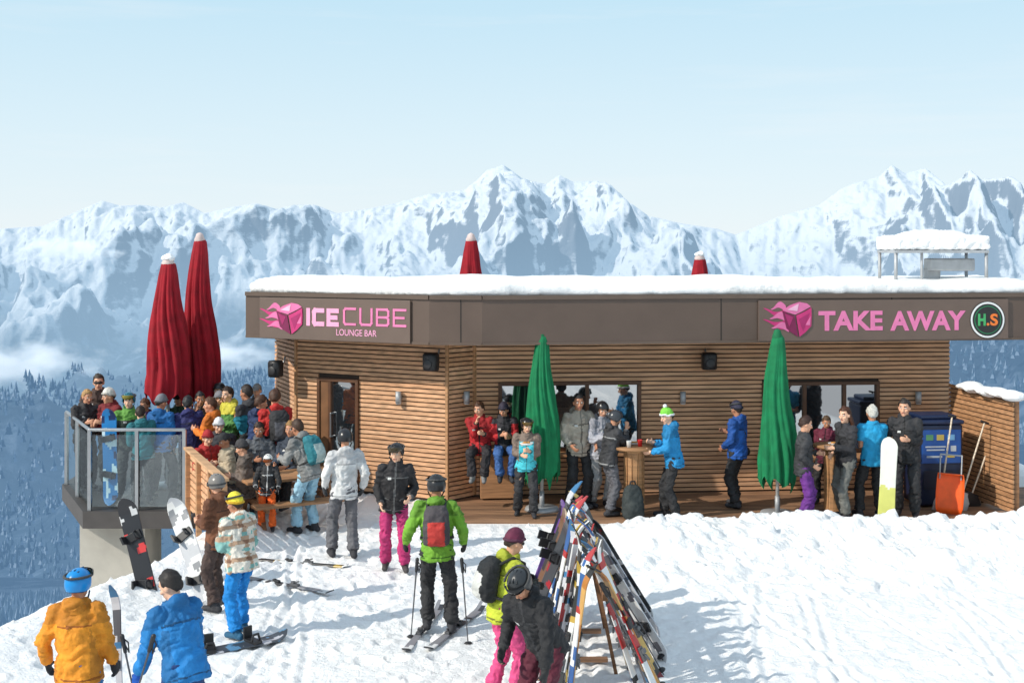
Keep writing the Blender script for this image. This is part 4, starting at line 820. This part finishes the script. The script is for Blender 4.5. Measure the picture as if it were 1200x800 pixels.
# broad target: rises steadily from the valley to the ridge line, spurs run down from the summits
wx=XX+150*pn(XX/800.+4,YY/800.)+40*pn(XX/190.,YY/190.+2); wy=YY+150*pn(XX/800.,YY/800.+9)
kk=np.exp(-(np.arange(-25,26)/9.)**2); kk/=kk.sum(); zsm=np.convolve(np.pad(zs,25,mode='edge'),kk,'valid'); pk=zs-zsm
xsr=(pxs-600)*YR/F
lat=XX*(YR/np.maximum(YY,1))**.35+90*pn(XX/500.+1,YY/500.)*(1-T)
zs2=np.interp(lat.reshape(-1),xsr,zs).reshape(XX.shape)
prom=np.interp(lat.reshape(-1),xsr,pk).reshape(XX.shape)
zb=tz(PX,YY); Z0=zb*(1-T**1.2)+zs2*T**1.2+prom*2.0*np.sin(np.pi*T)
env=np.sin(np.pi*np.clip(T*.93+.02,0,1))**.8
ZZ=Z0+env*(450*(rmf(wx/820.+.35,wy/1700.+.2,9,.45)-.44)+78*(rmf(wx/260.+5,wy/560.,7,.52)-.45)+12*(rmf(wx/85.+2,wy/190.+3,5,.55)-.45))+sst(.4,1,T)*22*(rmf(XX/80.+1,YY/140.,5,.55)-.4)
ZZ=ZZ-np.where(YY>YR,(YY-YR)*.9,0)
ker=np.exp(-(np.arange(-10,11)/3.)**2); ker/=ker.sum()
for it in range(6):
    py=HY-(ZZ-H)*F/YY; cur=py.min(0); df=cur-sk
    if it<4: df=np.convolve(np.pad(df,10,mode='edge'),ker,'valid')
    else: df=df*.5
    ZZ=ZZ+df[None,:]*YY/F*sst(.3,1.,T)
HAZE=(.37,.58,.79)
def terrainmat():
    m=bpy.data.materials.new('mountain'); m.use_nodes=True; nt=m.node_tree; b=nt.nodes['Principled BSDF']; o=nt.nodes['Material Output']; L=nt.links.new; N=nt.nodes.new
    g=N('ShaderNodeNewGeometry'); sp=N('ShaderNodeSeparateXYZ'); L(g.outputs['Position'],sp.inputs[0]); sn=N('ShaderNodeSeparateXYZ'); L(g.outputs['Normal'],sn.inputs[0])
    def noise(sc,det=6,rg=.6,st=None):
        n=N('ShaderNodeTexNoise'); n.inputs['Scale'].default_value=sc; n.inputs['Detail'].default_value=det; n.inputs['Roughness'].default_value=rg; src=g.outputs['Position']
        if st: mp=N('ShaderNodeMapping'); mp.inputs['Scale'].default_value=st; L(src,mp.inputs[0]); src=mp.outputs[0]
        L(src,n.inputs['Vector']); return n.outputs['Fac']
    def math_(op,a,b_,cl=False):
        n=N('ShaderNodeMath'); n.operation=op; n.use_clamp=cl
        for i,q in enumerate((a,b_)):
            if isinstance(q,(int,float)): n.inputs[i].default_value=q
            else: L(q,n.inputs[i])
        return n.outputs[0]
    def rng(v,a,b_,c0=0,c1=1):
        n=N('ShaderNodeMapRange'); n.inputs[1].default_value=a;n.inputs[2].default_value=b_;n.inputs[3].default_value=c0;n.inputs[4].default_value=c1; L(v,n.inputs[0]); return n.outputs[0]
    def mix(f,a,b_):
        n=N('ShaderNodeMix'); n.data_type='RGBA'; L(f,n.inputs[0])
        for i,q in ((6,a),(7,b_)):
            if isinstance(q,tuple): n.inputs[i].default_value=(*q,1)
            else: L(q,n.inputs[i])
        return n.outputs[2]
    n1=noise(.035,8,.78); n2=noise(.0035,5); n4=noise(.022,8,.78,(.6,.6,3.5))
    slope=math_('ADD',sn.outputs[2],math_('ADD',math_('MULTIPLY',math_('SUBTRACT',n1,.5),.36),math_('MULTIPLY',math_('SUBTRACT',n4,.5),.46)))
    rock=rng(slope,.62,.48)
    col=mix(rock,(.9,.91,.93),(.2,.22,.26))
    ln=N('ShaderNodeVectorMath'); ln.operation='LENGTH'; L(g.outputs['Position'],ln.inputs[0]); dist=ln.outputs['Value']
    alt=math_('ADD',sp.outputs[2],math_('MULTIPLY',math_('SUBTRACT',n2,.5),220))
    forest=rng(math_('SUBTRACT',alt,rng(dist,1500,2900,120,-190)),60,-60); fn_=noise(.02,6,.7); ft=rng(fn_,.7,.5)
    fcol=mix(ft,(.26,.33,.42),(.03,.05,.075)); col=mix(forest,col,fcol)
    L(col,b.inputs['Base Color']); b.inputs['Roughness'].default_value=.9; b.inputs['Specular IOR Level'].default_value=.05
    bp=N('ShaderNodeBump'); bp.inputs['Strength'].default_value=.65; bp.inputs['Distance'].default_value=14; L(n1,bp.inputs['Height']); L(bp.outputs[0],b.inputs['Normal'])
    hz=rng(dist,100,4600,.44,.48); low=rng(sp.outputs[2],-260,120,.28,0); hz=math_('ADD',hz,low,True)  # aerial haze painted into the material as emission, more with distance and lower down
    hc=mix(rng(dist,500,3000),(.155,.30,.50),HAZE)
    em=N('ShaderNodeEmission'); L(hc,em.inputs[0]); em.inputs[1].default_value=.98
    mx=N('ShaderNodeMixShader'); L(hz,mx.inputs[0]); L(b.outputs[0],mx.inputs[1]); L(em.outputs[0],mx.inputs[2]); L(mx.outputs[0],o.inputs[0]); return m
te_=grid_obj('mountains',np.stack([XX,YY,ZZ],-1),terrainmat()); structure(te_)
# far woods, one mass
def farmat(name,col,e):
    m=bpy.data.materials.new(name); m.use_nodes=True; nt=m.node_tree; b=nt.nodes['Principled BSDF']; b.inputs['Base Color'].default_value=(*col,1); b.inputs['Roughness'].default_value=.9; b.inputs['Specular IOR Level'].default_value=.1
    b.inputs['Emission Color'].default_value=(.15,.29,.49,1); b.inputs['Emission Strength'].default_value=e; return m  # valley haze painted onto the conifers as an even blue emission
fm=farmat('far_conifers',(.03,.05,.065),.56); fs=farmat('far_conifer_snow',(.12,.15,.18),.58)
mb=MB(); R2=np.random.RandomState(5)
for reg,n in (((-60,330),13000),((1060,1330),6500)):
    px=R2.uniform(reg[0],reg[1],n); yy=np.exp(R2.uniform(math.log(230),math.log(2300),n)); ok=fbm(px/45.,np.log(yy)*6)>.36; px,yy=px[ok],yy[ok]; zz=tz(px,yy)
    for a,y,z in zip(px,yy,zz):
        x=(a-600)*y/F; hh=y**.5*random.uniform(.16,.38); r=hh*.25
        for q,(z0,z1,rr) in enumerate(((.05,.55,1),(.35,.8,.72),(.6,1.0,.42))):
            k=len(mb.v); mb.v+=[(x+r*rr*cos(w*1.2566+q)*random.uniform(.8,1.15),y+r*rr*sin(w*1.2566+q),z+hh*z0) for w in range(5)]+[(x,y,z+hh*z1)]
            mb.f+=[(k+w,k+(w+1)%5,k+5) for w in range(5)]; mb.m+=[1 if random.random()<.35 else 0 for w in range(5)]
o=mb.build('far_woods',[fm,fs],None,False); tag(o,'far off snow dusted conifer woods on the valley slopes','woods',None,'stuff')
# low cloud banks (volumes)
def cloud(px,py,Y,r,lb,seed,dn=3.5):
    p=at(px,py,Y); mb=MB(); mb.ell((0,0,0),r,n=24,k=12); m=bpy.data.materials.new('cloud'); m.use_nodes=True; nt=m.node_tree; nt.nodes.clear(); L=nt.links.new; N=nt.nodes.new
    o=N('ShaderNodeOutputMaterial'); pv=N('ShaderNodeVolumePrincipled'); tc=N('ShaderNodeTexCoord'); mp=N('ShaderNodeMapping'); mp.inputs['Scale'].default_value=(1/r[0],1/r[1],1/r[2]); L(tc.outputs['Object'],mp.inputs[0])
    ln=N('ShaderNodeVectorMath'); ln.operation='LENGTH'; L(mp.outputs[0],ln.inputs[0])
    mp2=N('ShaderNodeMapping'); mp2.inputs['Location'].default_value=(seed,seed*2,0); mp2.inputs['Scale'].default_value=(3.2/r[0],3.2/r[0],6/r[0]); L(tc.outputs['Object'],mp2.inputs[0])
    ns=N('ShaderNodeTexNoise'); ns.inputs['Scale'].default_value=1; ns.inputs['Detail'].default_value=5; L(mp2.outputs[0],ns.inputs['Vector'])
    s1=N('ShaderNodeMath'); s1.operation='SUBTRACT'; s1.inputs[0].default_value=.95; L(ln.outputs['Value'],s1.inputs[1])
    s2=N('ShaderNodeMath'); s2.operation='ADD'; L(s1.outputs[0],s2.inputs[0]); s3=N('ShaderNodeMath'); s3.operation='MULTIPLY_ADD'; s3.inputs[1].default_value=2.4; s3.inputs[2].default_value=-1.4; L(ns.outputs['Fac'],s3.inputs[0]); L(s3.outputs[0],s2.inputs[1])
    s4=N('ShaderNodeMath'); s4.operation='MULTIPLY'; s4.use_clamp=True; s4.inputs[1].default_value=dn/r[0]; L(s2.outputs[0],s4.inputs[0]); L(s4.outputs[0],pv.inputs['Density'])
    pv.inputs['Color'].default_value=(.95,.96,.98,1)
    e=N('ShaderNodeMath'); e.operation='MULTIPLY'; e.inputs[1].default_value=.45; L(s4.outputs[0],e.inputs[0]); L(e.outputs[0],pv.inputs['Emission Strength']); pv.inputs['Emission Color'].default_value=(.75,.86,.95,1)  # added glow follows density, standing in for light scattered inside the cloud
    L(pv.outputs[0],o.inputs['Volume']); q=mb.build('cloud',m); q.location=p; tag(q,lb,'cloud',None,'stuff')
cloud(80,293,2900,(150,100,40),'pale cloud patch drifting before the far left peaks',1.,5); cloud(15,425,1900,(170,110,42),'low cloud bank over the valley at the far left',4.,4); cloud(250,415,2000,(140,90,34),'thin cloud wisp behind the two red parasols',7.,4)
# ---------------------------------------------------------------- light, sky, camera
el_=rad(36); azv=V((-.89,-.46,0)).normalized(); ts=V((azv.x*cos(el_),azv.y*cos(el_),sin(el_)))
sl=bpy.data.lights.new('sun','SUN'); sl.energy=4.0; sl.angle=rad(.7); sl.color=(1,.94,.84); so=bpy.data.objects.new('sun',sl); C.objects.link(so); so.rotation_euler=ts.to_track_quat('Z','Y').to_euler()
w=bpy.data.worlds.new('World'); S.world=w; w.use_nodes=True; nt=w.node_tree; L=nt.links.new; N=nt.nodes.new; bg=nt.nodes['Background']
sk=N('ShaderNodeTexSky'); sk.sky_type='NISHITA'; sk.sun_disc=False; sk.sun_elevation=el_; sk.sun_rotation=math.atan2(azv.x,azv.y)%(2*math.pi); sk.altitude=1500; sk.air_density=1.; sk.dust_density=1.2
tc=N('ShaderNodeTexCoord'); sx=N('ShaderNodeSeparateXYZ'); L(tc.outputs['Generated'],sx.inputs[0])
mr=N('ShaderNodeValToRGB'); L(sx.outputs[2],mr.inputs[0]); cr=mr.color_ramp
cr.elements[0].color=(.70,.75,.80,1); cr.elements[-1].color=(.55,.70,.88,1)
for p,col in ((.004,(.82,.90,.94)),(.09,(.72,.87,.945)),(.2,(.57,.80,.93)),(.45,(.62,.79,.93))): cr.elements.new(p).color=(*col,1)
mp=N('ShaderNodeMapping'); mp.inputs['Scale'].default_value=(1.2,1.2,14); mp.inputs['Rotation'].default_value=(0,.06,0); L(tc.outputs['Generated'],mp.inputs[0])
ns=N('ShaderNodeTexNoise'); ns.inputs['Scale'].default_value=2.2; ns.inputs['Detail'].default_value=7; ns.inputs['Roughness'].default_value=.6; L(mp.outputs[0],ns.inputs['Vector'])
nr=N('ShaderNodeMapRange'); nr.inputs[1].default_value=.5; nr.inputs[2].default_value=.8; nr.inputs[3].default_value=0; nr.inputs[4].default_value=.5; L(ns.outputs['Fac'],nr.inputs[0])
m1=N('ShaderNodeMix'); m1.data_type='RGBA'; L(nr.outputs[0],m1.inputs[0]); L(mr.outputs[0],m1.inputs[6]); m1.inputs[7].default_value=(.86,.91,.94,1)
vm=N('ShaderNodeVectorMath'); vm.operation='SCALE'; vm.inputs['Scale'].default_value=.12; L(sk.outputs[0],vm.inputs[0])
m2=N('ShaderNodeMix'); m2.data_type='RGBA'; m2.inputs[0].default_value=.08; L(m1.outputs[2],m2.inputs[6]); L(vm.outputs[0],m2.inputs[7])
L(m2.outputs[2],bg.inputs['Color']); bg.inputs['Strength'].default_value=1.04
cam=bpy.data.cameras.new('camera'); cam.lens=36*F/1200; cam.sensor_width=36; cam.shift_y=-(400-HY)/1200; cam.clip_end=20000; cam.clip_start=.1
co=bpy.data.objects.new('camera',cam); C.objects.link(co); co.location=(0,0,H); co.rotation_euler=(rad(90),0,0); S.camera=co
S.view_settings.view_transform='Standard'; S.view_settings.look='None'; S.view_settings.exposure=0
